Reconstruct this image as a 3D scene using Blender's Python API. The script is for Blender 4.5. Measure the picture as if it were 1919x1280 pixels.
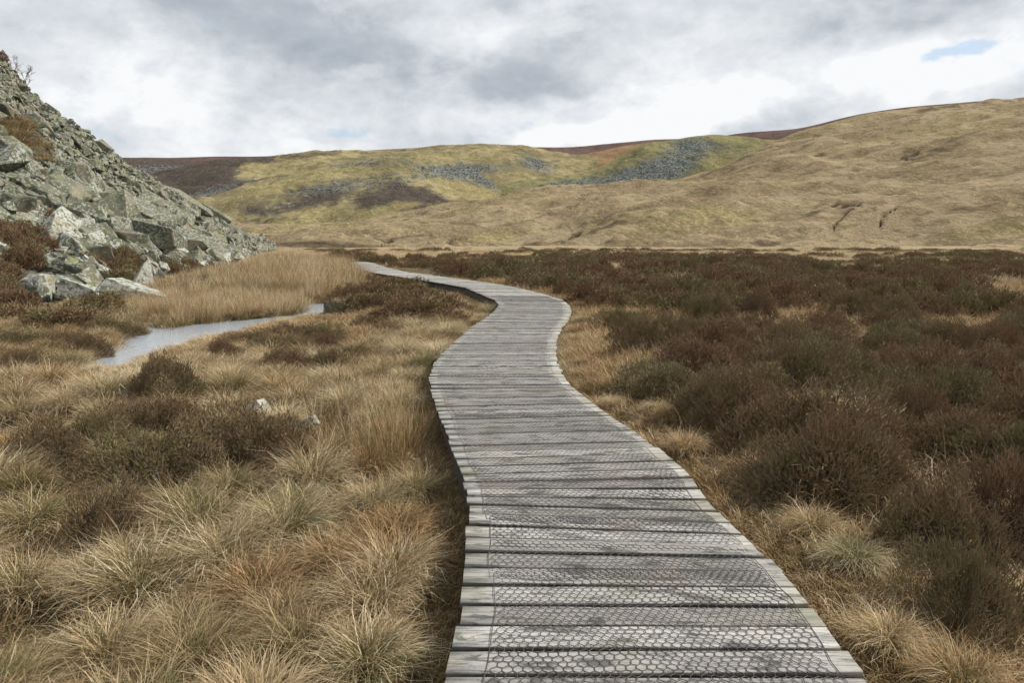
import bpy, bmesh, math, random
import numpy as np
R_ = math.radians
for o in list(bpy.data.objects): bpy.data.objects.remove(o)
scene = bpy.context.scene
COL = scene.collection

# ------------------------------------------------------------------ camera
F, CX, CY, HOR = 1400.0, 959.5, 640.0, 450.0        # focal length and horizon in photo pixels
TH = math.atan((CY - HOR) / F)
DECK = 0.35                                          # top of the boardwalk above the bog
CAMZ = DECK + 1.55
cam = bpy.data.objects.new('camera', bpy.data.cameras.new('camera'))
COL.objects.link(cam); scene.camera = cam
cam.location = (0, 0, CAMZ); cam.rotation_euler = (math.pi/2 - TH, 0, 0)
cam.data.sensor_width = 36; cam.data.lens = F / 1919 * 36
cam.data.clip_start = 0.05; cam.data.clip_end = 20000

# ------------------------------------------------------------------ light, sky, exposure
SUN_EL, SUN_AZ = R_(42), R_(82)                      # azimuth measured from the view direction to the right
sun = bpy.data.objects.new('sun', bpy.data.lights.new('sun', 'SUN'))
COL.objects.link(sun)
sun.data.energy = 5.0; sun.data.angle = R_(0.8); sun.data.color = (1.0, 0.95, 0.87)
sun.rotation_euler = (math.pi/2 - SUN_EL, 0, -SUN_AZ + math.pi)
# lamp looks along -Z of the object; aim it from the sun towards the origin
from mathutils import Vector, Matrix
sd = Vector((math.sin(SUN_AZ)*math.cos(SUN_EL), math.cos(SUN_AZ)*math.cos(SUN_EL), math.sin(SUN_EL)))
sun.rotation_euler = sd.to_track_quat('Z', 'Y').to_euler()
scene.view_settings.view_transform = 'Standard'; scene.view_settings.look = 'None'
scene.cycles.max_bounces = 5; scene.cycles.diffuse_bounces = 2; scene.cycles.transmission_bounces = 3; scene.cycles.glossy_bounces = 2
scene.view_settings.gamma = 1; scene.view_settings.exposure = 0.12

def pix_dir(px, py):
    X = (np.asarray(px, float) - CX) / F; Y = (CY - np.asarray(py, float)) / F
    return X, math.cos(TH) + Y*math.sin(TH), -math.sin(TH) + Y*math.cos(TH)
def pas(px, py):                                     # photo pixel -> x/Y and (z-camz)/Y
    X, dy, dz = pix_dir(px, py); return X/dy, dz/dy
def to_pix(x, y, z):
    x = np.asarray(x, float); zz = np.asarray(z, float) - CAMZ
    d = y*math.cos(TH) - zz*math.sin(TH); d = np.where(d < 0.05, 0.05, d)
    u = y*math.sin(TH) + zz*math.cos(TH)
    return CX + F*x/d, CY - F*u/d, d

class NT:                                            # small node helper
    def __init__(s, tree): s.t = tree; s.n = tree.nodes; s.l = tree.links
    def node(s, kind, ins=None, **kw):
        n = s.n.new(kind)
        for k, v in kw.items(): setattr(n, k, v)
        for k, v in (ins or {}).items():
            if isinstance(v, bpy.types.NodeSocket): s.l.new(v, n.inputs[k])
            else: n.inputs[k].default_value = v
        return n
    def math(s, op, a, b=0.0, c=None, clamp=False):
        n = s.node('ShaderNodeMath', {0: a, 1: b}, operation=op, use_clamp=clamp)
        if c is not None:
            if isinstance(c, bpy.types.NodeSocket): s.l.new(c, n.inputs[2])
            else: n.inputs[2].default_value = c
        return n.outputs[0]
    def mix(s, f, a, b, mode='MIX'):
        n = s.n.new('ShaderNodeMix'); n.data_type = 'RGBA'; n.blend_type = mode
        for i, v in ((0, f), (6, a), (7, b)):
            if isinstance(v, bpy.types.NodeSocket): s.l.new(v, n.inputs[i])
            elif i == 0: n.inputs[0].default_value = v
            else: n.inputs[i].default_value = (*v, 1) if len(v) == 3 else v
        return n.outputs[2]
    def noise(s, vec, scale, detail=4, rough=0.55, dist=0.0, out=0, lac=2.0):
        n = s.node('ShaderNodeTexNoise', {'Scale': scale, 'Detail': detail, 'Roughness': rough, 'Distortion': dist, 'Lacunarity': lac})
        if vec is not None: s.l.new(vec, n.inputs['Vector'])
        return n.outputs[out]
    def step(s, v, lo, hi):
        n = s.node('ShaderNodeMapRange', {0: v, 1: lo, 2: hi, 3: 0.0, 4: 1.0}, interpolation_type='SMOOTHSTEP'); return n.outputs[0]
    def scale(s, vec, xyz, loc=(0, 0, 0)):
        n = s.node('ShaderNodeMapping', {'Scale': xyz, 'Location': loc}); s.l.new(vec, n.inputs[0]); return n.outputs[0]

w = bpy.data.worlds.new('World'); scene.world = w; w.use_nodes = True
w.node_tree.nodes.clear(); g = NT(w.node_tree)
tc = g.node('ShaderNodeTexCoord').outputs['Generated']
sky = g.node('ShaderNodeTexSky', sky_type='NISHITA', sun_disc=False, sun_elevation=SUN_EL, sun_rotation=SUN_AZ)
sp = g.node('ShaderNodeSeparateXYZ', {0: tc}).outputs
wrp = g.node('ShaderNodeSeparateXYZ', {0: g.noise(g.scale(tc, (1, 1, 2.0)), 5.0, 6, 0.6, out=1)}).outputs
az = g.math('ADD', g.math('ARCTAN2', sp[0], sp[1]), g.math('MULTIPLY', g.math('SUBTRACT', wrp[0], 0.5), 0.13))
el = g.math('ADD', g.math('ARCSINE', sp[2]), g.math('MULTIPLY', g.math('SUBTRACT', wrp[1], 0.5), 0.075))
def blob(px, py, rx, ry, amp, rot=0.0):              # soft patch of cloud at a sky direction
    X, dy, dz = pix_dir(px, py); a0 = math.atan2(X, dy); e0 = math.asin(dz/math.sqrt(X*X+dy*dy+dz*dz))
    a = g.math('SUBTRACT', az, a0); e = g.math('SUBTRACT', el, e0)
    c, s_ = math.cos(R_(rot)), math.sin(R_(rot))
    u = g.math('ADD', g.math('MULTIPLY', a, c*F/rx), g.math('MULTIPLY', e, s_*F/rx))
    v = g.math('ADD', g.math('MULTIPLY', a, -s_*F/ry), g.math('MULTIPLY', e, c*F/ry))
    q = g.math('ADD', g.math('MULTIPLY', u, u), g.math('MULTIPLY', v, v))
    return g.math('MULTIPLY', g.math('EXPONENT', g.math('MULTIPLY', q, -1.0)), amp)
def addall(l):
    r = l[0]
    for x in l[1:]: r = g.math('ADD', r, x)
    return r
proj = g.node('ShaderNodeVectorMath', {0: tc, 1: g.node('ShaderNodeCombineXYZ', {0: g.math('ADD', g.math('MAXIMUM', sp[2], 0.0), 0.22), 1: g.math('ADD', g.math('MAXIMUM', sp[2], 0.0), 0.22), 2: 1.0}).outputs[0]}, operation='DIVIDE').outputs[0]
proj = g.scale(proj, (1, 1, 0.0))
n1 = g.noise(proj, 1.1, 5, 0.55, 0.3); n2 = g.noise(g.scale(tc, (1, 1, 2.2)), 8.0, 6, 0.58, 0.3); n3 = g.noise(g.scale(tc, (1, 1, 1.5)), 36.0, 3, 0.6)
rdg = g.math('SUBTRACT', 1.0, g.math('ABSOLUTE', g.math('SUBTRACT', g.math('MULTIPLY', g.noise(g.scale(tc, (1, 1, 1.5), (3, 1, 2)), 13.0, 5, .55, .2), 2.0), 1.0)))
n4 = g.noise(g.scale(tc, (1, 1, 1.8), (5, 2, 1)), 6.0, 8, .56, .25)
bright = addall([g.math('MULTIPLY', g.math('SUBTRACT', g.step(n4, .46, .58), .5), .20), g.math('MULTIPLY', g.math('SUBTRACT', rdg, .78), .42), g.math('MULTIPLY', g.math('SUBTRACT', n1, 0.5), 0.4), g.math('MULTIPLY', g.math('SUBTRACT', n2, 0.5), .72), g.math('MULTIPLY', g.math('SUBTRACT', n3, 0.5), 0.3),
    blob(620, 110, 190, 60, -0.34, -8), blob(350, 5, 190, 40, -0.32, -10), blob(720, 15, 330, 40, -0.26), blob(1010, 165, 170, 60, -0.42), blob(480, 225, 120, 30, -0.16, 15),
    blob(1720, 20, 260, 60, -0.46, 8), blob(1450, 225, 130, 30, -0.34, 12), blob(1700, 165, 70, 30, -0.14), blob(1180, 60, 120, 40, -0.06),
    blob(170, 130, 190, 90, 0.14), blob(700, 235, 240, 30, 0.05), blob(330, 285, 160, 25, 0.12), blob(1250, 130, 170, 90, 0.3), blob(1620, 135, 230, 50, 0.5), blob(1140, 246, 130, 20, 0.50, 10), blob(1300, 222, 90, 22, .3, 12), blob(1010, 268, 60, 10, .35), blob(1880, 90, 90, 40, 0.32, 20), blob(1330, 205, 140, 30, 0.2), blob(900, 75, 80, 30, 0.16),
    0.69])
cl = g.n.new('ShaderNodeValToRGB'); g.l.new(bright, cl.inputs[0])
for i, (p, c) in enumerate(((0.0, (.36, .40, .455)), (.30, (.455, .495, .545)), (.55, (.60, .635, .675)), (.80, (.74, .765, .795)), (1.0, (.87, .885, .90)))):
    e = cl.color_ramp.elements[i] if i < 2 else cl.color_ramp.elements.new(p)
    e.position = p; e.color = (*c, 1)
gap = addall([blob(1812, 84, 66, 11, 1.2, 20), blob(1755, 104, 46, 12, 1.0, 8), blob(1700, 84, 60, 9, .9, 4), blob(1610, 100, 40, 7, .5), blob(975, 246, 85, 14, 1.1, 6), blob(640, 268, 170, 12, .7, 2), blob(290, 283, 40, 16, .75), blob(1000, 260, 60, 14, .4), blob(420, 292, 70, 8, .6), blob(1440, 228, 60, 16, .35),
              g.math('MULTIPLY', g.math('SUBTRACT', n1, 0.68), 3.0), g.math('MULTIPLY', g.math('SUBTRACT', n2, 0.5), 2.6), g.math('MULTIPLY', g.math('SUBTRACT', rdg, .8), -2.0), g.math('MULTIPLY', g.math('SUBTRACT', g.step(n4, .45, .56), .5), -.7)])
gap = g.math('MULTIPLY', g.step(gap, 0.10, 1.15), .75)
bg1 = g.node('ShaderNodeBackground', {'Color': g.mix(0.45, sky.outputs[0], (4.6, 6.0, 7.4)), 'Strength': 0.12})
bg2 = g.node('ShaderNodeBackground', {'Color': cl.outputs[0], 'Strength': 1.0})
mx = g.node('ShaderNodeMixShader', {0: gap, 1: bg2.outputs[0], 2: bg1.outputs[0]})
g.node('ShaderNodeOutputWorld', {0: mx.outputs[0]})

# ------------------------------------------------------------------ helpers
def hash2(ix, iy, seed):
    h = (ix.astype(np.int64)*374761393 + iy.astype(np.int64)*668265263 + seed*982451653) & 0xffffffff
    h = ((h ^ (h >> 13))*1274126177) & 0xffffffff
    return ((h ^ (h >> 16)) & 0xffff)/65535.0
def vnoise(x, y, seed=0):
    x = np.asarray(x, float); y = np.asarray(y, float)
    ix = np.floor(x); iy = np.floor(y); fx = x-ix; fy = y-iy
    fx = fx*fx*fx*(fx*(fx*6-15)+10); fy = fy*fy*fy*(fy*(fy*6-15)+10)
    a = hash2(ix, iy, seed); b = hash2(ix+1, iy, seed); c = hash2(ix, iy+1, seed); d = hash2(ix+1, iy+1, seed)
    return (a*(1-fx)+b*fx)*(1-fy)+(c*(1-fx)+d*fx)*fy - 0.5
def fbm(x, y, seed=0, oct=4, gain=0.5):
    r = 0; a = 1.0
    for k in range(oct):
        r = r + a*vnoise(x*2**k + 17.3*k, y*2**k - 9.1*k, seed+k); a *= gain
    return r
def sstep(v, lo, hi):
    t = np.clip((np.asarray(v, float)-lo)/(hi-lo), 0, 1); return t*t*(3-2*t)
def link(o, parent=None):
    COL.objects.link(o)
    if parent: o.parent = parent
    return o
def tag(o, label=None, cat=None, group=None, kind=None):
    for k, v in (('label', label), ('category', cat), ('group', group), ('kind', kind)):
        if v: o[k] = v
    return o
def np_mesh(name, V, Q=None, T=None, mats=(), tint=None, uv=None, smooth=False):
    me = bpy.data.meshes.new(name)
    V = np.asarray(V, np.float32); faces = []
    nq = 0 if Q is None else len(Q); nt = 0 if T is None else len(T)
    me.vertices.add(len(V)); me.vertices.foreach_set('co', V.ravel())
    loops = np.concatenate([np.asarray(a, np.int32).ravel() for a in (Q, T) if a is not None and len(a)]) if nq+nt else np.zeros(0, np.int32)
    me.loops.add(len(loops)); me.loops.foreach_set('vertex_index', loops)
    me.polygons.add(nq+nt)
    st = np.concatenate([np.arange(nq)*4, nq*4+np.arange(nt)*3]).astype(np.int32)
    me.polygons.foreach_set('loop_start', st)
    me.update(calc_edges=True)
    if smooth: me.polygons.foreach_set('use_smooth', np.ones(nq+nt, bool))
    if tint is not None:
        ca = me.color_attributes.new('tint', 'FLOAT_COLOR', 'POINT')
        c = np.ones((len(V), 4), np.float32); c[:, :3] = tint; ca.data.foreach_set('color', c.ravel())
    if uv is not None:
        ul = me.uv_layers.new(name='uv'); ul.data.foreach_set('uv', np.asarray(uv, np.float32)[loops].ravel())
    for m in mats: me.materials.append(m)
    me.validate()
    return me
def grid_quads(nr, nc):
    i = np.arange(nr-1)[:, None]*nc + np.arange(nc-1)[None]; i = i.ravel()
    return np.stack([i, i+1, i+nc+1, i+nc], 1)
def new_mat(name):
    m = bpy.data.materials.new(name); m.use_nodes = True; m.node_tree.nodes.clear()
    return m, NT(m.node_tree)
def finish(g, col, rough=0.9, bump=None, bstr=0.5, bdist=0.02, transl=0.0, spec=0.2):
    b = g.node('ShaderNodeBsdfPrincipled', {'Roughness': rough, 'Specular IOR Level': spec})
    if isinstance(col, bpy.types.NodeSocket): g.l.new(col, b.inputs['Base Color'])
    else: b.inputs['Base Color'].default_value = (*col, 1)
    if bump is not None:
        bn = g.node('ShaderNodeBump', {'Height': bump, 'Strength': bstr, 'Distance': bdist}); g.l.new(bn.outputs[0], b.inputs['Normal'])
    out = b.outputs[0]
    if transl > 0:
        t = g.node('ShaderNodeBsdfTranslucent'); 
        if isinstance(col, bpy.types.NodeSocket): g.l.new(col, t.inputs[0])
        else: t.inputs[0].default_value = (*col, 1)
        out = g.node('ShaderNodeMixShader', {0: transl, 1: out, 2: t.outputs[0]}).outputs[0]
    g.node('ShaderNodeOutputMaterial', {0: out})

# ------------------------------------------------------------------ boardwalk course and ground shape
def hit(px, py, z):
    a, s = pas(px, py); Y = (z-CAMZ)/s; return np.array([a*Y, Y])
PAIRS = [((835,1283),(1628,1283)), ((845,1241),(1595,1240)), ((857,1180),(1554,1182)), ((866,1122),(1510,1124)), ((872,1052),(1455,1062)), ((876,1000),(1408,1017)), ((876,950),(1352,966)),
         ((875,925),(1318,930)), ((868,897),(1290,885)), ((850,850),(1232,840)), ((833,800),(1165,793)), ((818,760),(1105,753)), ((807,722),(1070,722)),
         ((806,702),(1055,704)), ((812,682),(1045,681)), ((830,661),(1042,660)), ((853,640),(1043,638)), ((880,615),(1053,615)), ((908,597),(1066,600)),
         ((927,582),(1071,584)), ((935,571),(1068,573)), ((927,562),(1057,563)), ((900,551),(1022,552)), ((872,539),(980,541))]
Ls = [hit(*a, DECK) for a, b in PAIRS]; Rs = [hit(*b, DECK) for a, b in PAIRS]
cen = [hit(px, py, DECK) for px, py in ((884,532), (836,525), (786,518), (735,511), (700,503), (683,496), (664,490.5))]
prev = (Ls[-1]+Rs[-1])/2
pts = [prev] + cen
for i in range(1, len(pts)):
    d = (pts[min(i+1, len(pts)-1)] - pts[i-1]); d /= np.linalg.norm(d); nrm = np.array([d[1], -d[0]])
    Ls.append(pts[i]-nrm*0.86); Rs.append(pts[i]+nrm*0.86)
b0 = Ls[0]-Ls[1]; b1 = Rs[0]-Rs[1]
Ls.insert(0, Ls[0]+np.array([-.35, -4.2])); Rs.insert(0, Rs[0]+np.array([-.0, -4.2]))
Ls = np.array(Ls); Rs = np.array(Rs); Cs = (Ls+Rs)/2
ST = np.concatenate([[0], np.cumsum(np.linalg.norm(np.diff(Cs, axis=0), axis=1))])
def walk(s, f):                                      # s metres along, f 0..1 from left to right edge
    s = np.asarray(s, float)
    L = np.stack([np.interp(s, ST, Ls[:, k]) for k in (0, 1)], -1); Rr = np.stack([np.interp(s, ST, Rs[:, k]) for k in (0, 1)], -1)
    f = np.asarray(f, float)[..., None]; return L + (Rr-L)*f
WS = walk(np.linspace(0, ST[-1], 260), np.full(260, .5))
def walk_dist(x, y):
    x = np.asarray(x, float); sh = x.shape; P = np.stack([x.ravel(), np.asarray(y, float).ravel()], 1)
    out = np.empty(len(P)); side = np.empty(len(P))
    for i in range(0, len(P), 20000):
        p = P[i:i+20000]; d = np.hypot(p[:, None, 0]-WS[None, :, 0], p[:, None, 1]-WS[None, :, 1]); j = d.argmin(1)
        out[i:i+20000] = d[np.arange(len(p)), j]
        j2 = np.clip(j, 1, len(WS)-2); t = WS[j2+1]-WS[j2-1]
        side[i:i+20000] = np.sign(t[:, 1]*(p[:, 0]-WS[j, 0]) - t[:, 0]*(p[:, 1]-WS[j, 1]))
    return out.reshape(sh), side.reshape(sh)
def poly_sd(x, y, poly):                             # signed distance, negative inside
    x = np.asarray(x, float); y = np.asarray(y, float); d = np.full(x.shape, 1e9); inside = np.zeros(x.shape, bool)
    for i in range(len(poly)):
        ax, ay = poly[i]; bx, by = poly[(i+1) % len(poly)]
        vx, vy = bx-ax, by-ay; t = np.clip(((x-ax)*vx+(y-ay)*vy)/(vx*vx+vy*vy+1e-9), 0, 1)
        d = np.minimum(d, np.hypot(x-ax-t*vx, y-ay-t*vy))
        c = ((ay > y) != (by > y)) & (x < (bx-ax)*(y-ay)/(by-ay+1e-12)+ax); inside ^= c
    return np.where(inside, -d, d)
WATER = -0.12
def wpoly(l): return [tuple(hit(px, py, WATER)) for px, py in l]
STREAM = wpoly([(165,690),(190,668),(232,650),(243,622),(275,612),(312,616),(335,616),(370,610),(425,603),(480,600),(520,594),(570,590),(583,571),(612,567),(642,580),(632,590),(585,594),(525,602),(482,614),(440,627),(400,636),(350,648),(290,664),(250,688),(205,700)])
POOLS = [wpoly([(85,1203),(100,1190),(125,1187),(140,1198),(130,1212),(100,1216)]), wpoly([(-60,826),(0,822),(50,826),(66,836),(30,848),(-60,850)])]
def water_sd(x, y):
    d = poly_sd(x, y, STREAM)
    for p in POOLS: d = np.minimum(d, poly_sd(x, y, p))
    return d
def gz(x, y):
    x = np.asarray(x, float); y = np.asarray(y, float)
    z = 0.16*fbm(x/2.3, y/2.3, 3, 3) + 0.05*fbm(x/.6, y/.6, 9, 2)
    wd, side = walk_dist(x, y)
    near = 1-sstep(wd, 0.8, 2.2)
    z = z*(1-near) + 0.08*near
    z = z + 0.22*np.where(side > 0, 1, 0)*sstep(wd, 0.6, 1.1)*(1-sstep(y, 40, 90))
    sd_ = water_sd(x, y)
    z = np.maximum(z, np.where(sd_ > 0.3, -0.06, -9))
    z = np.where(sd_ < 1.2, z*sstep(sd_, 0, 1.2) + (-0.42+0.36*sstep(sd_, -0.45, 0.42))*(1-sstep(sd_, 0, 1.2)), z)
    return z
def on_ground(px, py, lift=0.0):
    z = 0.0
    for _ in range(5):
        p = hit(px, py, z+lift); z = float(gz(p[0], p[1]))
    return p[0], p[1], z

# ------------------------------------------------------------------ materials
def geo_pos(g): return g.node('ShaderNodeNewGeometry').outputs['Position']
def rock_material(name, pale=0.5, dark=1.0):
    m, g = new_mat(name); P = geo_pos(g); rnd = g.node('ShaderNodeObjectInfo').outputs['Random']
    off = g.node('ShaderNodeVectorMath', {0: P, 1: g.node('ShaderNodeCombineXYZ', {0: g.math('MULTIPLY', rnd, 37.0), 1: g.math('MULTIPLY', rnd, 91.0), 2: 0.0}).outputs[0]}, operation='ADD').outputs[0]
    a = g.noise(off, 0.9, 6, 0.6); b = g.noise(off, 5.5, 5, 0.65, 0.4); c = g.noise(off, 2.2, 6, 0.65, 0.6); d = g.noise(off, 16, 4, 0.7)
    base = g.mix(g.step(a, .35, .65), (.085*dark, .088*dark, .064*dark), (.185*dark, .185*dark, .135*dark))
    base = g.mix(g.step(rnd, .1, .9), base, g.mix(0.6, base, (.08, .085, .065)))
    base = g.mix(g.math('MULTIPLY', g.step(c, .52, .66), .75), base, (.21, .23, .085))            # yellow-green lichen
    base = g.mix(g.math('MULTIPLY', g.step(g.math('ADD', b, g.math('MULTIPLY', rnd, .08)), .62-.15*pale, .70-.12*pale), .45+.45*pale), base, (.42, .43, .38))   # pale crusts
    base = g.mix(g.math('MULTIPLY', g.step(d, .54, .66), .85), base, (.045, .044, .038))
    base = g.mix(g.math('MULTIPLY', g.step(g.noise(off, .55, 3), .53, .62), .5), base, (.24, .20, .145))
    h = g.math('ADD', g.math('MULTIPLY', b, .6), g.math('MULTIPLY', d, .3))
    finish(g, base, 0.95, h, 0.9, 0.09, spec=0.1); return m
M_ROCK = rock_material('lichened_rock', .45); M_ROCKP = rock_material('pale_lichened_rock', 1.0, 1.1)

def grass_material(name, ramp, green, patch=0.25):
    m, g = new_mat(name); t = g.node('ShaderNodeVertexColor', layer_name='tint'); s = g.node('ShaderNodeSeparateColor', {0: t.outputs[0]}).outputs
    P = geo_pos(g); rnd = g.node('ShaderNodeObjectInfo').outputs['Random']
    r = g.node('ShaderNodeValToRGB'); 
    k = g.math('ADD', g.math('MULTIPLY', s[0], 1.0), g.math('ADD', g.math('MULTIPLY', g.noise(P, patch, 3), .9), g.math('MULTIPLY', g.math('SUBTRACT', rnd, 0.5), .45)))
    k = g.math('SUBTRACT', k, .46); g.l.new(k, r.inputs[0])
    for i, (p, c) in enumerate(ramp):
        e = r.color_ramp.elements[i] if i < 2 else r.color_ramp.elements.new(p)
        e.position = p; e.color = (*c, 1)
    gm = g.math('MULTIPLY', g.step(g.math('ADD', g.math('ADD', g.math('MULTIPLY', g.math('SUBTRACT', 1.0, s[1]), .75), g.math('MULTIPLY', s[2], .35)), g.math('MULTIPLY', g.math('SUBTRACT', g.noise(P, 1.3, 2), .5), 1.0)), .45, .85), .85)
    col = g.mix(gm, r.outputs[0], green)
    finish(g, col, .75, transl=.3, spec=.15); return m
STRAW = [(0.0, (.13, .08, .042)), (.3, (.31, .212, .112)), (.55, (.49, .365, .195)), (.8, (.65, .535, .345)), (1.0, (.80, .71, .52))]
M_GRASS = grass_material('dead_grass_blades', STRAW, (.125, .135, .045), .3)
M_SEDGE = grass_material('rusty_sedge_blades', [(0.0, (.13, .07, .032)), (.35, (.31, .185, .085)), (.6, (.45, .31, .16)), (.85, (.58, .45, .26)), (1.0, (.72, .62, .42))], (.15, .14, .045), .5)
M_PALE = grass_material('bleached_grass_blades', [(0.0, (.36, .26, .14)), (.4, (.50, .38, .23)), (.7, (.60, .48, .31)), (1.0, (.7, .6, .42))], (.25, .23, .1), .2)
M_LITTER = grass_material('dark_grass_litter', [(0.0, (.085, .05, .026)), (.35, (.20, .125, .062)), (.6, (.32, .22, .115)), (.85, (.44, .33, .19)), (1.0, (.55, .45, .29))], (.10, .105, .035), .6)
def heather_material():
    m, g = new_mat('heather_sprigs'); t = g.node('ShaderNodeVertexColor', layer_name='tint'); s = g.node('ShaderNodeSeparateColor', {0: t.outputs[0]}).outputs
    P = geo_pos(g); rnd = g.node('ShaderNodeObjectInfo').outputs['Random']
    k = g.math('ADD', g.math('MULTIPLY', s[0], .5), g.math('ADD', g.math('MULTIPLY', rnd, .46), g.math('MULTIPLY', g.noise(P, .9, 3), .75))); k = g.math('SUBTRACT', k, .38)
    r = g.n.new('ShaderNodeValToRGB'); g.l.new(k, r.inputs[0])
    for i, (p, c) in enumerate(((.06, (.175, .10, .064)), (.38, (.25, .168, .10)), (.57, (.21, .162, .086)), (.82, (.155, .158, .06)), (1.0, (.42, .36, .25)))):
        e = r.color_ramp.elements[i] if i < 2 else r.color_ramp.elements.new(p)
        e.position = p; e.color = (*c, 1)
    col = g.mix(g.step(s[2], .80, .86), r.outputs[0], (.30, .24, .19))
    finish(g, col, .85, transl=.12, spec=.1); return m
M_HEATH = heather_material()
m, g = new_mat('woody_heather_stems'); finish(g, g.mix(g.noise(geo_pos(g), 30, 2), (.10, .075, .06), (.2, .16, .13)), .9); M_STEM = m

m, g = new_mat('peat_and_litter'); P = geo_pos(g)
nb = g.noise(P, 1.2, 6, .65); nf = g.noise(P, 14, 5, .7); nl = g.noise(P, .06, 4, .6)
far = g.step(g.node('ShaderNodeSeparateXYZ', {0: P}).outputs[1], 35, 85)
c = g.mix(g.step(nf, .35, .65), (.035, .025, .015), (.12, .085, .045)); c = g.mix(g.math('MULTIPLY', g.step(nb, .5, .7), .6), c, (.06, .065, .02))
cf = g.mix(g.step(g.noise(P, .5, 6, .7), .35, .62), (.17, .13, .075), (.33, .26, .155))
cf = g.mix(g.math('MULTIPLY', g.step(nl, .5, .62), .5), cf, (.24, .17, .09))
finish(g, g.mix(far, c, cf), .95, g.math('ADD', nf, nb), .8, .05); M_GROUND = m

m, g = new_mat('stream_water'); P = g.scale(geo_pos(g), (1.0, 2.2, 1)); 
rp = g.math('ADD', g.noise(P, 5.0, 4, .6, .5), g.math('MULTIPLY', g.noise(P, 22, 3, .6), .35))
b = g.node('ShaderNodeBsdfPrincipled', {'Base Color': (.34, .38, .42, 1), 'Roughness': .03, 'IOR': 1.5, 'Specular IOR Level': 1.0})
bn = g.node('ShaderNodeBump', {'Height': rp, 'Strength': .35, 'Distance': .03}); g.l.new(bn.outputs[0], b.inputs['Normal'])
g.node('ShaderNodeOutputMaterial', {0: b.outputs[0]}); M_WATER = m

def wood_material(name, dark=False):
    m, g = new_mat(name); uv = g.node('ShaderNodeUVMap', uv_map='uv').outputs[0]; t = g.node('ShaderNodeVertexColor', layer_name='tint').outputs[0]
    s = g.node('ShaderNodeSeparateColor', {0: t}).outputs; P = geo_pos(g)
    gr = g.noise(g.scale(uv, (1.4, 30, 1)), 3.0, 6, .7, .25); gr2 = g.noise(g.scale(uv, (.8, 9, 1)), 3.0, 5, .6, .5); st = g.noise(g.scale(uv, (1.6, 5.0, 1)), 2.6, 6, .68, .6); fine = g.noise(uv, 55, 4, .7)
    if dark: base = g.mix(gr, (.035, .03, .025), (.10, .09, .075))
    else:
        base = g.mix(s[0], (.285, .272, .25), (.49, .475, .445))
        base = g.mix(g.math('MULTIPLY', g.step(gr2, .45, .7), .45), base, (.27, .26, .24))
        base = g.mix(g.math('MULTIPLY', g.step(gr, .50, .58), .75), base, (.12, .115, .105))
        base = g.mix(g.math('MULTIPLY', g.step(st, .52, .60), .85), base, (.075, .072, .068))
        base = g.mix(g.math('MULTIPLY', g.step(fine,   .56, .70), .6), base, (.10, .115, .105))
        gn = g.step(g.math('ADD', g.noise(P, 3.2, 4, .6), g.math('MULTIPLY', s[1], .28)), .56, .84)
        base = g.mix(g.math('MULTIPLY', gn, .5), base, (.205, .20, .135))
        base = g.mix(g.math('MULTIPLY', g.step(g.noise(P, 5.5, 5, .7), .66, .78), .5), base, (.15, .12, .085))
    base = g.mix(g.math('MULTIPLY', s[2], .85), base, (.045, .038, .03))       # wet grime on the sawn edges, plus gap shade painted into the colour
    finish(g, base, .85, g.math('ADD', gr, g.math('MULTIPLY', fine, .4)), .7, .008, spec=.2); return m
M_WOOD = wood_material('weathered_plank_wood'); M_BEAM = wood_material('wet_dark_timber', True)
m, g = new_mat('rusty_wire'); finish(g, g.mix(g.step(g.noise(geo_pos(g), 2.2, 3), .55, .70), (.045, .042, .042), (.085, .055, .04)), .6, spec=.4); M_WIRE = m

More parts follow.
